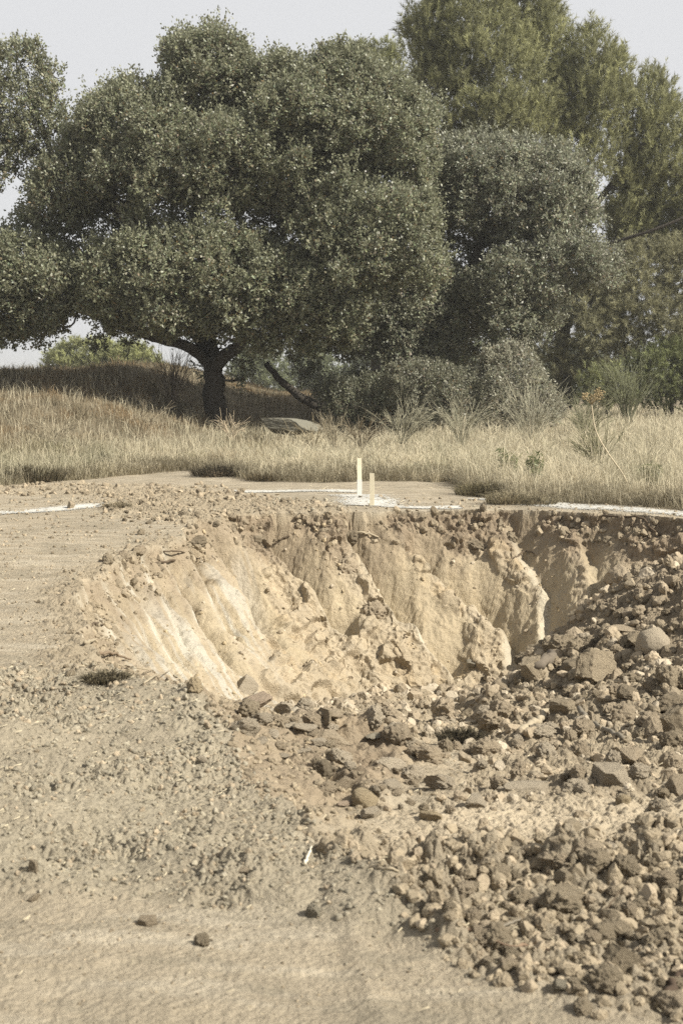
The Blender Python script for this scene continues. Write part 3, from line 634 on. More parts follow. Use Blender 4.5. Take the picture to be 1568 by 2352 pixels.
# ------------------------------------------------------------------ laths and chalk
def lath(X, top, base, wpx, yaw, lab):
    g = flat(X, base); y = g[1]; m = y/F_D; wd = wpx*m; h = (base-top)*m; zb = HG([g[0]], [y])[0]
    root = empty('wooden_stake', (g[0], y, zb), lab, 'stake', 'laths marking the corner of the dig'); root.rotation_euler = (0, 0, yaw)
    def plank(z0, z1, grow, taper=0.):
        a = wd/2+grow; t = .011+grow; V = []; zs = np.linspace(z0, z1, 6)
        for i, z in enumerate(zs):
            k = 1-taper*(i == 5); V += [(-a*k, -t, z), (a*k, -t, z), (a*k, t, z), (-a*k, t, z)]
        V = np.array(V); V[:, 0] += .002*np.sin(V[:, 2]*9); Q = [(0, 3, 2, 1)]
        for i in range(5):
            for j in range(4): Q.append((i*4+j, i*4+(j+1) % 4, i*4+4+(j+1) % 4, i*4+4+j))
        Q.append((20, 21, 22, 23)); return mesh_np('lath', V, quads=Q, smooth=False)
    obj('lath', plank(-.12, h, 0, .06), M_STAKE, root)
    return root, plank, h
r1, pk, h1 = lath(825, 1056, 1141, 10.5, .15, 'taller thin wooden lath standing farther back with a white sprayed foot')
obj('sprayed_foot', pk(-.02, h1*.42, .0025), M_CHALK, r1)
r2, pk, h2 = lath(854, 1089, 1165, 10.5, -.1, 'shorter thin bare wooden lath on the rim of the pit')
def chalk(pl, wd, num, lab):
    """a dusted line: thousands of tiny flecks of powder on the ground, densest in the middle"""
    g = np.array([np.append(flat(*p), 0) for p in pl]); C = curve(g, 200)[:, :2]; seg = np.linalg.norm(np.diff(C, axis=0), axis=1); cs = np.concatenate([[0], np.cumsum(seg)])
    num = int(num*1.5); t = rng.random(num)*cs[-1]; gap = n2(t*1.3, t*0, 5.)+.25*n2(t*5, t*0, 6.)
    t = t[gap > -.35-.5*(rng.random(num) > .6)]; num = len(t)
    x = np.interp(t, cs, C[:, 0]); y = np.interp(t, cs, C[:, 1]); k = np.clip(np.searchsorted(cs, t)-1, 0, len(seg)-1); d = (C[1:]-C[:-1])[k]/seg[k][:, None]
    o = rng.normal(size=num)*wd*.55*(1+.5*n2(t*2, t*0, 7.)); x = x-d[:, 1]*o; y = y+d[:, 0]*o
    s = rng.uniform(.005, .018, num)*np.exp(-(o/wd)**2); a = rng.uniform(0, 6.28, num); V = []
    z0 = HG(x, y)+.007+rng.uniform(0, .0035, num)
    zx = (HG(x+.03, y)-HG(x-.03, y))/.06; zy = (HG(x, y+.05)-HG(x, y-.05))/.10
    for j in range(4):
        ex = np.cos(a+j*1.57)*s*rng.uniform(.6, 1.3, num)*1.5; ey = np.sin(a+j*1.57)*s*rng.uniform(.6, 1.3, num)*2.4
        V.append(np.stack([x+ex, y+ey, z0+zx*ex+zy*ey], 1))
    V = np.stack(V, 1).reshape(-1, 3)
    return tag(obj('chalk_line', mesh_np('chalk_line', V, quads=np.arange(num*4).reshape(-1, 4), smooth=False), M_CHALK), lab, 'chalk line')
chalk([(-90, 1181), (60, 1176), (210, 1168), (235, 1166)], .28, 6000, 'white chalk line on bare ground at far left, passing the single stone')
chalk([(540, 1131), (680, 1130), (825, 1134)], .26, 4000, 'white chalk line running left from the taller lath')
chalk([(822, 1140), (838, 1150), (856, 1163)], .5, 4000, 'wide white chalk patch between the two laths')
chalk([(856, 1163), (940, 1166), (1060, 1166)], .2, 4000, 'thin chalk line from the shorter lath along the rim')
chalk([(1120, 1150), (1165, 1146), (1205, 1151)], .45, 3000, 'chalk powder over the pulled up grass on the rim')
chalk([(1195, 1156), (1300, 1163), (1420, 1172), (1568, 1185), (1700, 1196)], .38, 13000, 'bright white chalk line along the rim at upper right')

# ------------------------------------------------------------------ trees
def unit(v): return v/(np.linalg.norm(v, axis=-1, keepdims=True)+1e-9)
def spots(poly, rmin, rmax, seed, dist, bulge, spacing=.85, back=.35, extra=()):
    """clump centres filling an outline (sketch units) as a domed crown: front shell, some inside, some behind"""
    r = np.random.default_rng(seed); xs = [p[0] for p in poly]; ys = [p[1] for p in poly]
    keep = []; k = 0
    c = np.stack([r.uniform(min(xs), max(xs), 5000), r.uniform(min(ys), max(ys), 5000)], 1)
    d = sdist(c[:, 0], c[:, 1], poly)
    for (X, Y), e in zip(c, d):
        if e < rmin*.45: continue
        rad = min(rmax, max(rmin, e*.95))*r.uniform(.62, 1.2)
        if any((X-a)**2+(Y-b)**2 < (spacing*(rad+q)*.5)**2 for a, b, q, _ in keep): continue
        keep.append((X, Y, rad, e))
    out = []; E = max(q[3] for q in keep)
    for X, Y, rad, e in list(keep)+[(*x, 60) for x in extra]:
        f = math.sqrt(max(0, 1-(1-min(e/E, 1))**2)); D = dist-bulge*f*r.uniform(.6, 1.1)
        p = at(X, Y, D); out.append((p, rad*D/F_D, r.uniform(.55, 1.15)))
        if e > rmax*.8:                                   # inside and far side
            D2 = dist-bulge*f*r.uniform(-.2, .35); out.append((at(X+r.uniform(-25, 25), Y+r.uniform(-25, 25), D2), rad*1.1*D2/F_D, .4))
            if r.random() < back: D3 = dist+bulge*f*r.uniform(.5, 1); out.append((at(X, Y, D3), rad*1.2*D3/F_D, .5))
    return out
def limb_tree(limbs, puffs, twigs, seed):
    """limbs: list of (points, r0, r1); every clump is joined to the nearest limb or earlier branch"""
    r = np.random.default_rng(seed); mb = MB(); bark = np.array([.055, .048, .039]); nodes = []; nr = []
    for pts, a, b in limbs:
        n = max(6, 4*len(pts)); C = curve(pts, n); C[1:-1] += r.normal(size=(n-2, 3))*a*.05; R = np.linspace(a, b, n)
        mb.add(*tube(C, R, 10, .10, int(a*999)), col=bark)
        for i in range(len(C)//3, len(C)): nodes.append(C[i]); nr.append(R[i])
    order = np.argsort([np.linalg.norm(p-nodes[0]) for p, _, _ in puffs])
    for i in order:
        p, rad, den = puffs[i]; N = np.array(nodes); dd = np.linalg.norm(N-p, axis=1)+.25*np.maximum(0, N[:, 2]-p[2]); j = int(np.argmin(dd)); q = N[j]
        L = np.linalg.norm(p-q)
        if L > .15:
            mid = (p+q)/2+r.normal(size=3)*L*.10-np.array([0, 0, .08*L]); r0 = min(nr[j]*.7, .02+.022*L); n = 6; C = curve([q, mid, p], n)
            R = np.linspace(r0, r0*.45, n); mb.add(*tube(C, R, 5, .1, i), col=bark)
            for c_, q_ in zip(C[2:], R[2:]): nodes.append(c_); nr.append(q_)
        for k in range(twigs):
            d = unit(r.normal(size=3)+np.array([0, 0, .3])); e = p+d*rad*r.uniform(.6, .95)
            mb.add(*tube(curve([p, (p+e)/2+r.normal(size=3)*rad*.1, e], 4), np.linspace(.016, .005, 4), 3), col=bark*1.2)
    return mb
def leaf_quads(P, T, Nn, L, W, col):
    S = unit(np.cross(T, Nn)); L = L[:, None]; W = W[:, None]
    V = np.stack([P, P+T*L*.5+S*W*.5, P+T*L, P+T*L*.5-S*W*.5], 1).reshape(-1, 3)
    return V, np.repeat(col, 4, 0)
def leafy(name, puffs, parent, seed, per=260, L=.095, W=.055, base=(.105, .112, .062), centre=None, flat_=.82, mat=None, up=.5, brown=.06, spread=.05):
    r = np.random.default_rng(seed); VV = []; CC = []; base = np.array(base)
    for p, rad, den in puffs:
        nt_ = max(6, int(per*.085*den*rad*rad*10)); nl = 15
        d = unit(r.normal(size=(nt_, 3))+np.array([0, 0, .25])+(unit(p-centre)*.45 if centre is not None else 0))
        lob = 1+.42*n3(d, 1.9, seed+rad*9)+.25*n3(d, 4.5, seed+2)
        tip = p+d*(rad*r.uniform(.62, 1.08, nt_)*lob)[:, None]*np.array([1, 1, flat_]); tip[:, 2] += .0
        st = p+d*(rad*.30)
        t = r.uniform(.25, 1.0, (nt_, nl))**.6; pos = st[:, None]+(tip-st)[:, None]*t[..., None]+r.normal(size=(nt_, nl, 3))*spread
        ax = unit(d[:, None]*.8+r.normal(size=(nt_, nl, 3))*.75+np.array([0, 0, .25])); nn = unit(r.normal(size=(nt_, nl, 3))*.75+d[:, None]*1.15+np.array([.25, -.15, up]))
        k = nt_*nl; pos = pos.reshape(k, 3); ax = ax.reshape(k, 3); nn = nn.reshape(k, 3)
        c = base*(r.uniform(.8, 1.2)*r.uniform(.65, 1.4, (k, 1)))*np.array([1, 1, 1]); c = c*(1+r.normal(size=(k, 3))*.05)
        b = r.random(k) < brown; c[b] = np.array([.20, .14, .065])*r.uniform(.7, 1.2, (b.sum(), 1))
        V, C = leaf_quads(pos, ax, nn, L*r.uniform(.7, 1.25, k), W*r.uniform(.75, 1.2, k), c); VV.append(V); CC.append(C)
        ns = int(8+26*rad*rad); d = unit(r.normal(size=(ns, 3))+np.array([0, 0, .7])+(unit(p-centre)*.7 if centre is not None else 0)); nl = 13           # single sprigs standing out of the clump
        t = r.uniform(0, 1, (ns, nl)); ln_ = rad*r.uniform(.35, .85, ns)+.10; pos = (p+d*rad*.75*np.array([1, 1, flat_]))[:, None]+((unit(d+np.array([0, 0, .6])))*ln_[:, None])[:, None]*t[..., None]+r.normal(size=(ns, nl, 3))*.035
        k = ns*nl; pos = pos.reshape(k, 3); ax = unit(np.repeat(d, nl, 0)*.6+r.normal(size=(k, 3))*.7+np.array([0, 0, .3])); c = base*r.uniform(.7, 1.35, (k, 1))
        V, C = leaf_quads(pos, ax, unit(r.normal(size=(k, 3))+np.array([.1, 0, up])), L*r.uniform(.6, 1.1, k), W*r.uniform(.7, 1.1, k), c); VV.append(V); CC.append(C)
    V = np.concatenate(VV); n = len(V)//4
    o = obj(name, mesh_np(name, V, quads=np.arange(n*4).reshape(-1, 4), col=np.clip(np.concatenate(CC), 0.004, 1), smooth=False), mat or M_LEAF, parent)
    return o
def needles(name, puffs, parent, seed, per=1.0, nl=22, L=.15, W=.017, base=(.155, .175, .075), shoot=.3, up=.75, flat_=.85):
    r = np.random.default_rng(seed); VV = []; CC = []; base = np.array(base)
    for p, rad, den in puffs:
        ns = max(4, int(per*60*den*rad*rad))
        d = unit(r.normal(size=(ns, 3))+np.array([0, 0, .35])); lob = 1+.25*n3(d, 1.8, seed+rad*7)
        b = p+d*(rad*r.uniform(.25, .85, ns)*lob)[:, None]*np.array([1, 1, flat_])
        ax = unit(d*.65+np.array([0, 0, up])+r.normal(size=(ns, 3))*.22); sl_ = shoot*r.uniform(.6, 1.3, ns)
        t = r.random((ns, nl))**.8; pos = b[:, None]+ax[:, None]*(sl_[:, None]*t)[..., None]
        q = r.normal(size=(ns, nl, 3)); q = unit(q-(q*ax[:, None]).sum(-1, keepdims=True)*ax[:, None])
        nd = unit(ax[:, None]*.75+q*.75); ll = L*r.uniform(.7, 1.2, (ns, nl)); s = unit(np.cross(nd, r.normal(size=(ns, nl, 3))))*W/2
        V = np.stack([pos-s, pos+s, pos+nd*ll[..., None]], 2).reshape(-1, 3)
        c = base*(r.uniform(.75, 1.2)*r.uniform(.7, 1.3, (ns, 1, 1)))*r.uniform(.75, 1.25, (ns, nl, 1)); c = np.repeat(c.reshape(-1, 3), 3, 0)
        VV.append(V); CC.append(c)
    V = np.concatenate(VV)
    return obj(name, mesh_np(name, V, tris=np.arange(len(V)).reshape(-1, 3), col=np.concatenate(CC), smooth=False), M_NEEDLE, parent)
def plant_root(name, X, Y, dist, label, cat, group=None):
    p = at(X, Y, dist); z = HG([p[0]], [p[1]])[0]; return empty(name, (p[0], p[1], z-.05), label, cat, group)
def local(o, mb_or_pts): return mb_or_pts-np.array(o.location)
def shift(puffs, o): return [(p-np.array(o.location), r_, d_) for p, r_, d_ in puffs]
def shl(limbs, o): return [([np.asarray(q)-np.array(o.location) for q in pts], a, b) for pts, a, b in limbs]
def make_tree(root, limbs, puffs, twigs, seed, leaf):
    limbs = shl(limbs, root); puffs = shift(puffs, root)
    t = limb_tree(limbs, puffs, twigs, seed).build('trunk', M_BARK, root)
    leaf('crown', puffs, root); return t

# --- the big holm oak
D1 = 42.
OAK = [(-260, 720), (-230, 560), (-120, 520), (0, 545), (45, 480), (70, 400), (140, 320), (170, 255), (230, 200), (290, 180), (375, 165), (375, 105), (430, 75), (500, 72), (560, 95), (575, 135), (640, 125), (720, 140), (735, 90), (790, 105), (880, 155), (960, 205), (1005, 270), (1005, 420), (1015, 560), (1035, 640), (985, 690), (900, 655), (860, 690), (845, 760), (800, 815), (730, 800), (660, 790), (600, 830), (560, 790), (520, 770), (470, 790), (420, 770), (330, 775), (250, 775), (200, 730), (120, 770), (60, 800), (-40, 800), (-200, 800)]
LBR = [(-130, 140), (-40, 110), (30, 95), (70, 85), (105, 110), (135, 170), (160, 250), (160, 320), (110, 350), (60, 390), (20, 450), (-60, 470), (-140, 330)]
oak = plant_root('holm_oak', 505, 1005, D1, 'large round crowned holm oak with a single dark trunk, standing in the shaded grass', 'tree')
trk = [np.array(oak.location)+(0, 0, -.1), at(500, 960, D1), at(492, 900, D1), at(490, 850, D1), at(486, 800, D1+.2)]
fork = at(488, 848, D1)
oak_limbs = [(trk, .41, .22),
 ([fork, at(440, 800, D1-.3), at(360, 778, D1-.8), at(280, 752, D1-1.4), at(150, 700, D1-2)], .20, .06),
 ([fork, at(465, 790, D1+.3), at(420, 725, D1+.4), at(395, 660, D1), at(330, 540, D1-.6)], .24, .07),
 ([fork, at(505, 830, D1-.4), at(555, 780, D1-.8), at(580, 700, D1-1.2), at(640, 560, D1-1.5), at(720, 400, D1-1)], .24, .07),
 ([fork, at(480, 760, D1+.8), at(470, 600, D1+1), at(440, 400, D1+.5), at(470, 200, D1)], .25, .06),
 ([at(500, 940, D1), at(470, 985, D1-.2), at(462, 1010, D1-.3)], .16, .10), ([at(510, 950, D1-.1), at(532, 990, D1-.3), at(540, 1012, D1-.4)], .18, .10),
 ([at(330, 540, D1-.6), at(200, 420, D1), at(130, 370, D1+.5), at(85, 260, D1+.6), at(60, 180, D1+.6)], .13, .04),
 ([at(130, 370, D1+.5), at(60, 330, D1+.4), at(0, 300, D1+.4)], .06, .03)]
BOUGHS = [  # outline, middle distance, bulge: the crown's separate boughs
 ([(70, 440), (95, 380), (150, 320), (175, 255), (235, 200), (300, 180), (390, 200), (430, 280), (400, 380), (300, 430), (180, 520), (80, 540), (45, 500)], D1+.3, 2.2),
 ([(365, 170), (372, 110), (420, 78), (500, 72), (565, 100), (575, 140), (560, 230), (480, 290), (400, 260)], D1+.4, 1.8),
 ([(560, 150), (640, 125), (720, 145), (735, 92), (790, 105), (880, 155), (960, 205), (1008, 275), (1005, 400), (900, 430), (760, 400), (640, 380), (560, 300)], D1-.2, 2.4),
 ([(300, 330), (420, 270), (560, 270), (700, 330), (760, 420), (700, 500), (560, 500), (420, 480), (320, 450)], D1-.8, 1.8),
 ([(-230, 560), (-120, 520), (0, 535), (100, 550), (190, 600), (200, 700), (150, 760), (90, 800), (30, 790), (-60, 800), (-220, 790)], D1-1.0, 1.6),
 ([(170, 600), (250, 545), (380, 512), (520, 520), (640, 560), (720, 640), (740, 720), (700, 800), (600, 820), (520, 775), (420, 775), (320, 780), (240, 770), (180, 720)], D1-1.3, 2.1),
 ([(700, 470), (800, 420), (920, 430), (1005, 450), (1015, 560), (1035, 640), (985, 690), (900, 655), (865, 690), (845, 760), (800, 815), (730, 790), (700, 700), (690, 580)], D1-1.5, 2.3)]
op = []
for k, (pl_, dd_, bb_) in enumerate(BOUGHS): op += spots(pl_, 26, 58, 100+k, dd_, bb_, spacing=.92, back=.15)
op += [(p, r_, .8) for p, r_, d_ in spots(OAK, 28, 58, 77, D1, 3.3, spacing=1.2, back=0) if d_ > .72]
op += [(p, r_, .5) for p, r_, d_ in spots(OAK, 40, 80, 1, D1+1.6, 1.6, spacing=1.15, extra=[(500, 790, 45), (560, 830, 30), (470, 850, 22), (690, 800, 38), (235, 790, 26), (300, 790, 22), (560, 870, 20)])]
lp = spots(LBR, 22, 40, 2, D1+.6, 1.0, spacing=1.0)
oc = np.array(at(500, 480, D1+1))-np.array(oak.location)
make_tree(oak, oak_limbs, op+[(p, r_, d_*.42) for p, r_, d_ in lp], 5, 1, lambda n, p, o: leafy(n, p, o, 21, per=225, L=.105, W=.060, base=(.225, .230, .148), centre=oc, brown=.035))

# --- the second, greyer oak on several stems
D2 = 44.
OAK2 = [(985, 350), (1060, 300), (1130, 318), (1200, 325), (1290, 330), (1340, 375), (1372, 450), (1375, 545), (1420, 600), (1428, 672), (1385, 655), (1320, 680), (1280, 720), (1272, 770), (1225, 800), (1150, 840), (1060, 850), (990, 860), (930, 860), (850, 840), (780, 820), (690, 850), (650, 810), (800, 720), (860, 660), (1000, 600)]
oak2 = plant_root('holm_oak', 985, 985, D2, 'greyish many stemmed holm oak growing between the big round oak and the pine', 'tree')
b0 = np.array(oak2.location)
oak2_limbs = [([b0+(-1.3, 0, 0), at(900, 860, D2), at(880, 780, D2-.3), at(900, 700, D2-.6), at(930, 600, D2-.5)], .26, .10),
 ([b0+(-.7, .2, 0), at(945, 840, D2+.1), at(935, 740, D2), at(965, 640, D2), at(1010, 500, D2)], .24, .08),
 ([b0, at(1000, 860, D2-.1), at(1010, 800, D2), at(1060, 700, D2+.1), at(1100, 560, D2), at(1130, 420, D2)], .30, .08),
 ([at(1060, 700, D2+.1), at(1010, 690, D2-.8), at(985, 690, D2-1.2)], .10, .05),
 ([at(1060, 700, D2+.1), at(1160, 620, D2-.4), at(1260, 590, D2-.6), at(1380, 600, D2-.6)], .14, .04),
 ([b0+(-2.2, -.2, .25), at(735, 935, D2-.6), at(680, 905, D2-.8), at(640, 870, D2-1), at(610, 835, D2-1)], .17, .08)]
op2 = []
for k, (pl_, dd_, bb_) in enumerate([([(985, 350), (1060, 300), (1130, 318), (1200, 325), (1290, 330), (1340, 375), (1372, 450), (1370, 540), (1250, 570), (1120, 560), (1000, 520)], D2+.4, 2.2),
  ([(1060, 640), (1160, 570), (1290, 540), (1375, 545), (1420, 600), (1428, 672), (1385, 655), (1320, 680), (1280, 720), (1272, 770), (1225, 800), (1150, 830), (1090, 760)], D2-.7, 1.8),
  ([(860, 660), (960, 600), (1060, 620), (1080, 740), (1060, 850), (930, 860), (850, 840), (780, 820), (800, 720)], D2-.2, 1.4)]): op2 += spots(pl_, 24, 50, 110+k, dd_, bb_, spacing=.95, back=.15)
op2 += spots(OAK2, 36, 70, 5, D2+1.4, 1.4, spacing=1.15, extra=[(760, 900, 40), (830, 880, 40), (700, 870, 26)])
make_tree(oak2, oak2_limbs, op2, 5, 2, lambda n, p, o: leafy(n, p, o, 22, per=250, L=.105, W=.055, base=(.24, .243, .172), brown=.02))

# --- shrubby growth round the foot of the second oak
def shrub(poly, dist, bulge, seed, lab, base, rmin=13, rmax=30, L=.085, W=.042, per=240, den=.75):
    xs = [p[0] for p in poly]; root = plant_root('shrub', sum(xs)/len(xs), 1000, dist, lab, 'shrub'); pf = [(p, r_, d_*den) for p, r_, d_ in spots(poly, rmin, rmax, seed, dist, bulge, spacing=1.0)]
    b = np.array(root.location); r = np.random.default_rng(seed)
    limbs = [([b+(r.uniform(-.6, .6), r.uniform(-.3, .3), 0), b+(r.uniform(-1, 1), 0, .6), pf[int(r.integers(len(pf)))][0]], .04, .012) for _ in range(6)]
    limbs = shl(limbs, root); pl = shift(pf, root)
    limb_tree(limbs, pl, 3, seed).build('stems', M_BARK, root); leafy('foliage', pl, root, seed, per=per, L=L, W=W, base=base, brown=.04)
shrub([(740, 890), (820, 870), (900, 860), (950, 890), (1000, 930), (1010, 1010), (900, 1020), (800, 1000), (745, 960)], 41.5, 1.4, 31, 'dark leafy shrub at the foot of the grey oak, right of the half hidden boulder', (.17, .172, .115))
shrub([(880, 840), (960, 830), (1080, 850), (1110, 900), (1110, 1005), (1000, 1020), (930, 1000), (900, 930)], 40.5, 1.4, 32, 'dense olive shrub below the stems of the grey oak', (.215, .212, .15))
shrub([(1110, 800), (1180, 790), (1230, 830), (1260, 880), (1290, 930), (1280, 990), (1180, 1015), (1100, 1000), (1080, 920)], 40.8, 1.3, 33, 'pale sparse shrub with light showing through, right of the grey oak', (.30, .29, .215), den=.5)

# --- pines
D3 = 56.
PINE = [(925, 70), (955, 30), (985, -20), (1010, -90), (1270, -90), (1285, 20), (1330, 80), (1370, 50), (1405, 95), (1440, 130), (1455, 210), (1490, 160), (1530, 190), (1568, 265), (1610, 330), (1640, 560), (1600, 580), (1560, 520), (1500, 500), (1440, 560), (1385, 560), (1340, 420), (1250, 380), (1080, 370), (990, 330), (940, 190)]
SKIRT = [(1400, 560), (1490, 545), (1560, 540), (1640, 560), (1640, 900), (1568, 850), (1480, 800), (1400, 850), (1300, 880), (1230, 850), (1240, 740), (1320, 650), (1390, 600)]
pine = plant_root('pine_tree', 1292, 940, D3, 'tall dense pine with upright tufted shoots, rising behind the oaks', 'tree')
b0 = np.array(pine.location)
pine_limbs = [([b0, at(1290, 700, D3), at(1280, 400, D3), at(1220, 150, D3), at(1160, -80, D3)], .34, .10),
 ([at(1290, 600, D3), at(1360, 570, D3-1.8), at(1450, 545, D3-3.2), at(1568, 500, D3-3.6), at(1650, 440, D3-3.6)], .085, .04),
 ([at(1285, 560, D3), at(1400, 430, D3-.3), at(1500, 300, D3-.4), at(1540, 230, D3)], .15, .05),
 ([at(1280, 350, D3), at(1340, 230, D3-.5), at(1390, 110, D3-.5)], .12, .04), ([at(1290, 400, D3), at(1180, 300, D3-.5), at(1030, 160, D3-.6)], .12, .04),
 ([at(1290, 680, D3), at(1450, 640, D3+.3), at(1560, 600, D3)], .12, .05)]
pp = []
for k, (pl_, dd_, bb_) in enumerate([([(925, 70), (955, 30), (985, -20), (1010, -90), (1150, -100), (1170, 20), (1230, 120), (1285, 270), (1270, 340), (1080, 380), (990, 330), (960, 230), (940, 190)], D3-1.6, 1.9),
  ([(1090, -100), (1280, -90), (1290, 30), (1330, 110), (1320, 260), (1230, 200), (1160, 80)], D3+.2, 1.6),
  ([(1300, 130), (1345, 60), (1370, 45), (1400, 90), (1440, 130), (1458, 210), (1430, 330), (1400, 420), (1330, 430), (1250, 340), (1270, 200)], D3-.6, 1.7),
  ([(1450, 200), (1490, 155), (1530, 185), (1568, 265), (1610, 330), (1600, 420), (1520, 420), (1440, 520), (1385, 540), (1400, 420)], D3+.4, 1.4),
  ([(1400, 470), (1500, 400), (1620, 380), (1660, 560), (1600, 590), (1550, 500), (1470, 560), (1390, 570)], D3+1.4, 1.0),
  ([(1380, 500), (1480, 470), (1580, 480), (1660, 500), (1660, 640), (1560, 620), (1460, 600), (1400, 590)], D3+2.4, .8)]): pp += spots(pl_, 20, 40, 120+k, dd_, bb_, spacing=.84, back=.2)
sk = spots(SKIRT, 28, 52, 9, D3+.8, 3.0, spacing=.78)
def pine_leaf(n, p, o): needles(n, p, o, 41, per=2.0, nl=34, L=.20, W=.024, shoot=.50, up=.95, base=(.29, .29, .15))
t_ = make_tree(pine, pine_limbs, pp, 3, 3, pine_leaf)
needles('lower_boughs', shift([(p, r_, d_*.9) for p, r_, d_ in sk], pine), pine, 42, per=2.3, nl=28, L=.20, W=.024, base=(.26, .25, .15), shoot=.34, up=.15)
def small_pine(poly, dist, base_y, lab, seed, base=(.10, .125, .055), rmin=16, rmax=36, group=None, per=1.2, L=.16, nm='pine_tree', W=.024):
    xs = [p[0] for p in poly]; cx = sum(xs)/len(xs); root = plant_root(nm, cx, base_y, dist, lab, 'tree', group); b = np.array(root.location)
    pf = spots(poly, rmin, rmax, seed, dist, 1.2*rmax*dist/F_D, spacing=.9)
    ymin = min(p[1] for p in poly); ymax = max(p[1] for p in poly)
    limbs = shl([([b, at(cx, (ymin*.4+ymax*.6), dist), at(cx, ymin*.8+ymax*.2, dist)], .012*(base_y-ymin)*dist/F_D+.05, .04)], root)
    pl = shift(pf, root); limb_tree(limbs, pl, 2, seed).build('trunk', M_BARK, root); needles('crown', pl, root, seed, per=per*1.8, L=L, W=W*1.2, base=np.array(base)*1.3, shoot=L*1.7)
small_pine([(785, 120), (800, 98), (830, 92), (850, 118), (872, 96), (905, 95), (925, 105), (935, 200), (930, 280), (860, 260), (800, 200)], 62., 940, 'pine with three blunt tips showing over the round oak, left of the tall pine', 51, per=1.2, base=(.22, .225, .115), L=.2)
small_pine([(100, 840), (130, 800), (190, 782), (260, 785), (330, 800), (380, 830), (380, 930), (100, 930)], 95., 930, 'light green rounded pine far off under the left boughs of the oak', 52, base=(.27, .28, .135), per=.6, rmin=14, rmax=26, L=.3, W=.05)
small_pine([(1250, 870), (1290, 850), (1330, 860), (1350, 940), (1260, 940)], 60., 945, 'dark little pine right beside the pale sparse shrub', 53, base=(.12, .13, .07), per=1.)
small_pine([(1330, 860), (1370, 840), (1420, 845), (1450, 880), (1460, 945), (1340, 945)], 53., 945, 'young dark green pine low at the edge of the field behind the broom', 54, base=(.19, .20, .095))
small_pine([(1440, 820), (1500, 790), (1560, 780), (1640, 800), (1660, 950), (1450, 950)], 54., 950, 'young dark pine at the right edge, under the boughs of the tall pine', 55, base=(.16, .175, .08))
small_pine([(1640, 620), (1720, 560), (1800, 620), (1820, 900), (1640, 900)], 58., 950, 'pine standing just outside the right edge', 56) if False else None
# far tree line behind everything
far = []
for i in range(9):
    X = 590+i*125; small_pine([(X-75, 900), (X-50, 800+20*(i % 3)), (X, 780+15*(i % 2)), (X+50, 805), (X+80, 900), (X+60, 930), (X-60, 930)], 110.+6*(i % 3), 930, 'bluish green pine of the far row behind the oaks and the field', 60+i, base=(.17, .185, .11), per=.35, L=.35, W=.06, rmin=18, rmax=34, group='far row of pines')

# ------------------------------------------------------------------ grass
def blades(name, P, H, lean, wd, col, label, cat, kind='stuff', parent=None, droop=.35):
    n = len(P); a = rng.uniform(0, 6.28, n); s = np.stack([np.cos(a), np.sin(a)*.5, np.zeros(n)], 1)*wd[:, None]/2
    d = np.concatenate([lean, np.ones((n, 1))], 1); mid = P+d*np.array([.55, .55, 1])*(H*.58)[:, None]; tip = P+np.concatenate([lean*1.5, (1-droop*np.linalg.norm(lean, axis=1))[:, None]], 1)*H[:, None]
    V = np.stack([P-s, P+s, mid+s*.8, mid-s*.8, tip], 1).reshape(-1, 3); i = np.arange(n)*5
    Q = np.stack([i, i+1, i+2, i+3], 1); T = np.stack([i+3, i+2, i+4], 1)
    o = obj(name, mesh_np(name, V, Q, T, np.repeat(col, 5, 0), False), M_GRASS, parent)
    return tag(o, label, cat, kind=kind) if kind else o
STRAW, GREY, RUST, OLIVE = np.array([.58, .515, .37]), np.array([.39, .365, .26]), np.array([.33, .235, .13]), np.array([.20, .20, .115])
def field_points(n, y1=70.):
    a = rng.uniform(-.34, .34, n*2); ye = np.interp(a, _ea, _ey); t = rng.random(n*2)**1.35; y = np.exp(np.log(ye)+(np.log(y1)-np.log(ye))*t); x = a*y
    y = y+np.where(y-ye < 3, .45*fbm2(x*1.6, y*0, 3, 36.), 0); e = np.maximum(y-ye, 0); k = rng.random(n*2) < .55+.45*sstep(-.3, .3, fbm2(x*.9, y*.9, 3, 18.)); return x[k][:n], y[k][:n], e[k][:n]
x, y, e = field_points(230000); n = len(x)
z = HG(x, y)-.02; hn = fbm2(x*.5, y*.35, 3, 19.)
h = (.27+.22*sstep(-.3, .5, hn))*rng.uniform(.4, 1.35, n)*(.55+.45*sstep(0, 1.0, e))*(.6+.55*sstep(-.2, .4, fbm2(x*2.2, y*1.6, 2, 29.))+.75*sstep(.30, .62, fbm2(x*1.3, y*1.1, 3, 37.))); h *= np.where(x < -1, .95, 1.0)
h *= 1-.35*sstep(48, 60, y); h *= 1-.42*sstep(25, 29, y)*sstep(3.5, 1.5, x)
lean = rng.normal(size=(n, 2))*.36+np.stack([.18*n2(x*.6, y*.6, 20), .10*n2(x*.6, y*.6, 21)], 1)
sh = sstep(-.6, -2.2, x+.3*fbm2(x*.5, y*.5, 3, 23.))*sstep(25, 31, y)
c = np.tile(STRAW, (n, 1)); c = mixc(c, GREY, sstep(-.1, .5, fbm2(x*.7, y*.5, 3, 24.))*.55); c = mixc(c, RUST, sh*sstep(-.2, .4, fbm2(x*.4, y*.3, 3, 25.))*.75); c = mixc(c, np.array([.17, .14, .09]), sstep(-1.2, -3.2, x+.5*fbm2(x*.5, y*.5, 3, 23.))*sstep(31, 37, y)*(.35+.6*sstep(-.25, .25, fbm2(x*.35, y*.25, 3, 30.)))); c = mixc(c, GREY*.85, sh*.35)  # left bank: dead brown herbs, with the oak's shade painted into their colour
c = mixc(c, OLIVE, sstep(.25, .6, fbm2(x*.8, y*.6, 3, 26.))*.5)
c = mixc(c, OLIVE*.95, sstep(-3.6, -5.2, x)*sstep(33, 29, y)*.5)
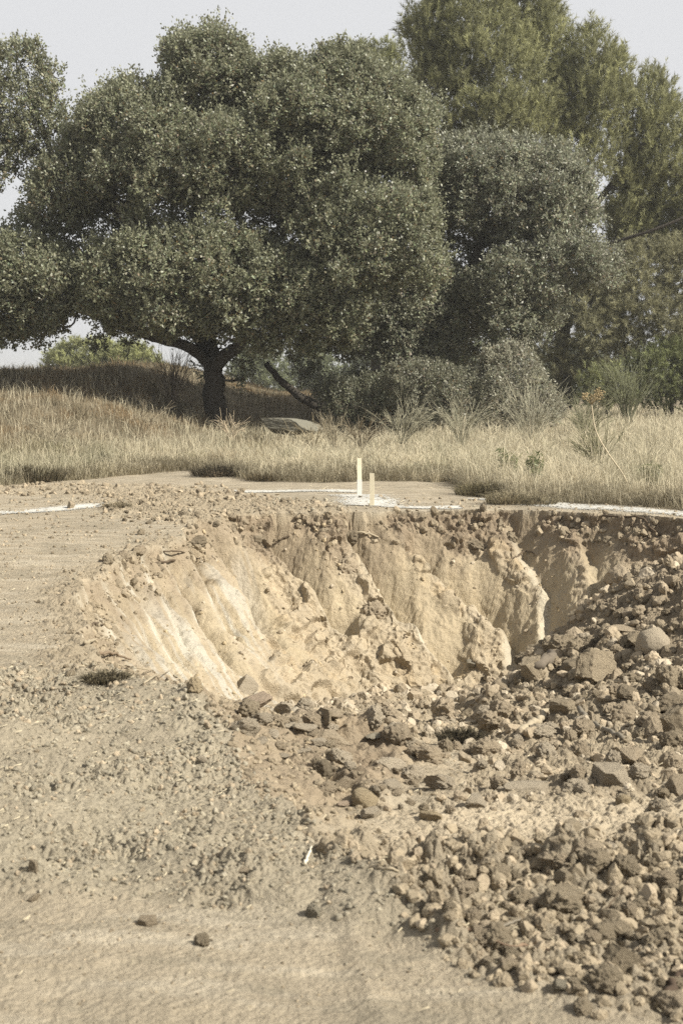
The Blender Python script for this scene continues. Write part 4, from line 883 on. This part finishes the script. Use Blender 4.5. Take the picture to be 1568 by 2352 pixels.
fz = field_z(x, y); bk = sstep(.26, .6, fz)*sstep(1.2, -.2, x)
c = mixc(c, (.19, .16, .105), bk*.88); c = mixc(c, RUST*.8, bk*sstep(-.05, .35, fbm2(x*.6, y*.4, 3, 35.))*.8)  # bank slope darker: rusty dead growth plus painted tree shade
c *= rng.uniform(.6, 1.3, (n, 1))
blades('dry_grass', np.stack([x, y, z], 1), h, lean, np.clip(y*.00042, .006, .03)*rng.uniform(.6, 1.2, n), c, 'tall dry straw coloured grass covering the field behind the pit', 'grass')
# taller seed stems
x, y, e = field_points(16000, y1=50); n = len(x); z = HG(x, y)
blades('grass_stems', np.stack([x, y, z], 1), rng.uniform(.30, .72, n)*np.where(x < 2, .72, 1.), rng.normal(size=(n, 2))*.34, np.clip(y*.0003, .004, .02), mixc(np.tile(STRAW*1.1, (n, 1)), GREY, rng.random(n)*.7), 'thin pale seed stems standing above the dry grass', 'grass')
# thin dark grass hanging over the border of the bare ground
a = rng.uniform(-.30, .30, 16000); ye = np.interp(a, _ea, _ey); y = ye+rng.uniform(-.15, .9, len(a)); x = a*y; n = len(x); z = HG(x, y)
k = rng.random(n) < np.where(np.abs(n2(x*.8, y*0, 28)) > .12, 1, .4); x, y, z = x[k], y[k], z[k]; n = len(x)
blades('border_grass', np.stack([x, y, z], 1), rng.uniform(.10, .36, n), np.stack([rng.normal(size=n)*.6, -np.abs(rng.normal(size=n))*.6], 1), np.full(n, .010), mixc(np.tile(STRAW*.75, (n, 1)), (.16, .135, .08), rng.random(n)*np.where(x > 1., .5, 1.)), 'matted dead grass along the border of the bare ground', 'grass')

# ------------------------------------------------------------------ things in the grass
def tuft(name, X, Y, wd, ht, num, col, lab, cat, dark=.5, lean=.7, soil=True, group=None):
    g = onground([X], [Y], HG2)[0]; m = g[1]/F_D; W_ = wd*m/2; H_ = ht*m
    root = empty(name, g, lab, cat, group); r = np.random.default_rng(int(X+Y)); a = r.uniform(0, 6.28, num); q = np.sqrt(r.random(num))
    P = np.stack([np.cos(a)*q*W_, np.sin(a)*q*W_*.6, np.zeros(num)], 1); P[:, 2] = H_*.45*(1-q)*r.random(num)
    ln = np.stack([np.cos(a)*q, np.sin(a)*q], 1)*lean+r.normal(size=(num, 2))*.3
    c = mixc(np.tile(np.asarray(col, float), (num, 1)), np.asarray(col)*.35, r.random(num)*dark*2 > .6)*r.uniform(.7, 1.2, (num, 1))
    blades('blades', P, H_*r.uniform(.4, 1., num), ln, np.full(num, .010), c, None, None, None, root)
    if soil:
        Pk, Fk = rock_shape(4, int(X), 'clod'); obj('root_ball', mesh_np('root_ball', Pk*np.array([W_*.8, W_*.45, H_*.45]), tris=Fk, col=np.tile((.13, .10, .065), (len(Pk), 1))), M_CLODS, root)
    return root
tuft('grass_clump', 1112, 1140, 130, 40, 900, (.22, .19, .11), 'dark pulled up sod on the rim, right of the laths', 'grass clump', lean=1.0)
tuft('grass_clump', 1168, 1158, 100, 34, 700, (.36, .31, .20), 'straw coloured pulled up sod dusted with chalk, right of the dark sod', 'grass clump', lean=1.0)
tuft('grass_clump', 1232, 1160, 90, 24, 400, (.30, .26, .17), 'low flattened sod at the start of the bright chalk line', 'grass clump', lean=1.1)
tuft('grass_clump', 500, 1095, 120, 34, 700, (.09, .075, .05), 'blackish root mat under the grass border left of the laths', 'grass clump', lean=1.0)
tuft('grass_clump', 610, 1105, 90, 26, 500, (.22, .18, .11), 'small brown sod on the border just left of the laths', 'grass clump', lean=1.0)
tuft('grass_clump', 60, 1106, 170, 46, 900, (.13, .11, .065), 'dark overhanging sod at the far left border of the grass', 'grass clump', lean=1.0)
tuft('grass_clump', 270, 1168, 60, 20, 300, (.40, .34, .23), 'dry straw wisp among the crumbled earth at the pit corner', 'grass clump', lean=1.3, soil=False)
tuft('grass_clump', 245, 1568, 110, 30, 500, (.20, .17, .11), 'dark rooty sod at the corner of striped wall and loose soil', 'grass clump', lean=1.0)
tuft('grass_clump', 1540, 1160, 120, 36, 600, (.20, .165, .10), 'dark grass clump at the right end of the chalk line', 'grass clump', lean=1.0)
tuft('grass_clump', 1060, 1702, 110, 30, 500, (.10, .085, .055), 'black root tangle in the rubble left of the rounded pale clod', 'grass clump', lean=1.1)

put_rock('boulder', 672, 990, 160, 92, 'slab', 'slate', 'grey boulder half hidden in the grass right of the oak trunk', 'boulder', rot=(0, .12, .3), sink=.05)
def stems(name, X, Y, num, H, spread, r0, col, lab, cat, branch=6, droop=.2, part='stems', group=None, mat=None, sub=.35):
    """a spray of thin upright shoots; each shoot carries finer ones"""
    g = onground([X], [Y], HG2)[0]; m = g[1]/F_D; root = empty(name, g, lab, cat, group); r = np.random.default_rng(int(X*3+Y)); mb = MB(); H = H*m; spread = spread*m; r0 = r0*m
    for i in range(num):
        a = r.uniform(0, 6.28); s = spread*math.sqrt(r.random()); h = H*r.uniform(.55, 1); e = np.array([math.cos(a)*s, math.sin(a)*s*.8, h]); k = e*.5+r.normal(size=3)*h*.04+np.array([0, 0, h*.10]); e[2] -= droop*s
        C = curve([e*.02, k, e], 7); mb.add(*tube(C, np.linspace(r0, r0*.35, 7), 4), col=np.array(col)*r.uniform(.7, 1.2))
        for b in range(branch):
            j = r.integers(2, 6); d = unit(C[j+1]-C[j]); f = C[j]+(d+r.normal(size=3)*.30)*h*sub*r.uniform(.5, 1.2); mb.add(*tube(curve([C[j], (C[j]+f)/2+np.array([0, 0, .02]), f], 4), np.linspace(r0*.55, r0*.25, 4), 3), col=np.array(col)*r.uniform(.75, 1.25))
    mb.build(part, mat or M_TWIG, root); return root
BRO = (.17, .175, .105)
stems('broom_shrub', 1440, 985, 46, 170, 75, .8, BRO, 'tallest grey green broom with a fan of thin shoots at the field edge', 'broom', branch=9)
stems('broom_shrub', 1300, 960, 24, 110, 36, .8, BRO, 'narrow broom with stiff upright shoots beside the pale shrub', 'broom', branch=8)
stems('broom_shrub', 1345, 1020, 40, 120, 80, .7, (.23, .225, .14), 'low wide broom leaning over the dry grass behind the umbel stalk', 'broom', branch=9)
stems('broom_shrub', 1530, 960, 30, 120, 50, .8, (.20, .19, .115), 'broom in front of the young pine at the right edge', 'broom', branch=8)
stems('broom_shrub', 1375, 1105, 26, 150, 70, .9, (.21, .20, .12), 'sparse broom with dark bare lower stems in the middle of the straw field', 'broom', branch=9)
stems('dead_shrub', 395, 950, 34, 150, 46, .8, (.15, .125, .095), 'bare grey shrub standing left of the oak trunk', 'shrub', branch=7)
stems('dead_shrub', 830, 1040, 26, 90, 60, .8, (.20, .165, .11), 'tangle of dry weed stalks in front of the dark shrub', 'weeds', branch=7)
stems('dead_shrub', 530, 1022, 22, 80, 50, 1.1, (.40, .33, .23), 'pale bent grass stalks in front of the oak trunk', 'weeds', branch=3, droop=.6)
stems('dead_shrub', 720, 1040, 16, 80, 70, .9, (.30, .25, .16), 'dry stalks beside the half hidden boulder', 'weeds', branch=4)
TW = (.33, .31, .22)
stems('dead_shrub', 920, 1030, 34, 120, 90, .7, TW, 'pale wispy brush rising in front of the olive shrub', 'brush', branch=9)
stems('dead_shrub', 1060, 1035, 34, 120, 90, .7, TW, 'pale wispy brush between the olive shrub and the sparse shrub', 'brush', branch=9)
stems('dead_shrub', 1215, 1035, 36, 150, 90, .7, (.36, .34, .25), 'pale feathery brush in front of the sparse shrub', 'brush', branch=10)
stems('dead_shrub', 770, 1045, 22, 100, 60, .7, (.30, .26, .18), 'brown wispy brush right of the half hidden boulder', 'brush', branch=8)
stems('dead_shrub', 330, 1015, 20, 90, 90, .7, (.28, .235, .16), 'brown wispy stalks on the dark bank left of the oak trunk', 'brush', branch=6)
stems('dead_shrub', 120, 1030, 24, 90, 110, .7, (.30, .26, .18), 'thin brown stalks on the dark bank at far left', 'brush', branch=6)
def weed(X, Y, H, lab, seed):
    g = onground([X], [Y], HG2)[0]; m = g[1]/F_D; root = empty('weed', g, lab, 'weed'); r = np.random.default_rng(seed); mb = MB(); P = []; T = []
    for i in range(7):
        a = r.uniform(0, 6.28); e = np.array([math.cos(a)*H*.25, math.sin(a)*H*.2, H*r.uniform(.7, 1)])*m; C = curve([e*0, e*.5+r.normal(size=3)*.03, e], 9); mb.add(*tube(C, np.linspace(.008, .003, 9), 4), col=(.25, .22, .12))
        for q in C[3:]:
            for _ in range(6): P.append(q+r.normal(size=3)*.02); T.append(r.normal(size=3)*.6+(0, 0, -.5))
    mb.build('stems', M_TWIG, root); k = len(P); V, C_ = leaf_quads(np.array(P), unit(np.array(T)), unit(r.normal(size=(k, 3))), r.uniform(.09, .16, k), np.full(k, .022), np.array([.17, .19, .085])*r.uniform(.7, 1.3, (k, 1)))
    obj('leaves', mesh_np('leaves', V, quads=np.arange(k*4).reshape(-1, 4), col=C_, smooth=False), M_LEAF, root)
weed(1172, 1112, 85, 'green narrow leaved weed above the pulled up sods', 1); weed(1228, 1118, 80, 'green narrow leaved weed right of the one above the sods', 2); weed(1490, 1190-30, 50, 'low green weed near the right end of the field', 3) if False else weed(1492, 1128, 60, 'low green weed in the straw near the right edge', 3)
# the leaning umbel stalk
g = onground([1452], [1196-18], HG2)[0]; g = onground([1450], [1135], HG2)[0]; dd = g[1]
um = empty('umbel_stalk', g, 'tall leaning pale stalk with a flat brown seed head, on the right', 'plant'); mb = MB(); q = [at(1450, 1135, dd), at(1430, 1090, dd), at(1395, 1040, dd), at(1368, 990, dd), at(1358, 930, dd)]
C = curve([p_-np.array(g) for p_ in q], 24); mb.add(*tube(C, np.linspace(.013, .008, 24), 6), col=(.50, .43, .30)); mb.build('stalk', M_TWIG, um); mb = MB()
for i in range(16):
    a = rng.uniform(0, 6.28); s = rng.uniform(.4, 1)*.20; e = C[-1]+np.array([math.cos(a)*s, math.sin(a)*s, rng.uniform(.08, .22)]); mb.add(*tube(curve([C[-1], (C[-1]+e)/2, e], 4), np.full(4, .004), 4), col=(.36, .29, .17))
    for k in range(7):
        f = e+rng.normal(size=3)*.022; P_, F_ = rock_shape(1, k, 'round'); mb.add(P_*.012+f, None, F_, col=(.30, .235, .13))
mb.build('seed_head', M_TWIG, um)
def leaner(q, r_, col, lab):
    g = onground([q[0][0]], [q[0][1]], HG2)[0]; d = g[1]; C = curve([at(X, Y, d) for X, Y in q], 14); C += rng.normal(size=C.shape)*.006; b = MB(); b.add(*tube(C, np.linspace(r_, r_*.4, 14)*d/F_D, 5), col=col); tag(b.build('dead_stick', M_TWIG, origin=np.array(g)), lab, 'stick')
leaner([(1075, 1085), (1110, 1058), (1160, 1030)], 1.4, (.16, .12, .085), 'dark stick leaning in the straw above the dark sod')
leaner([(880, 1090), (905, 1070), (935, 1050)], 1.2, (.16, .12, .085), 'dark stick leaning in the straw right of the taller lath')
leaner([(790, 1080), (850, 1045), (890, 1010)], 1.0, (.24, .19, .13), 'thin stick leaning in the straw above the taller lath')

HAZE = 0.0007  # density of a volume added to lift the blacks among the trees
if HAZE:
    hm = bpy.data.materials.new('haze'); hm.use_nodes = True; t = hm.node_tree; t.nodes.clear(); o_ = t.nodes.new('ShaderNodeOutputMaterial'); v_ = t.nodes.new('ShaderNodeVolumePrincipled')
    v_.inputs['Color'].default_value = (.93, .94, .92, 1); v_.inputs['Density'].default_value = HAZE; v_.inputs['Anisotropy'].default_value = .2
    t.links.new(v_.outputs[0], o_.inputs['Volume'])
    x0, x1, y0, y1, z0, z1 = -1400., 1400., -60., 1600., -6., 26.
    V = [(x, y, z) for z in (z0, z1) for x, y in ((x0, y0), (x1, y0), (x1, y1), (x0, y1))]
    tag(obj('haze', mesh_np('haze', np.array(V), quads=[(0, 3, 2, 1), (4, 5, 6, 7), (0, 1, 5, 4), (1, 2, 6, 5), (2, 3, 7, 6), (3, 0, 4, 7)], smooth=False), hm), 'thin pale haze added over the field to lift dark tones', 'haze', kind='stuff')
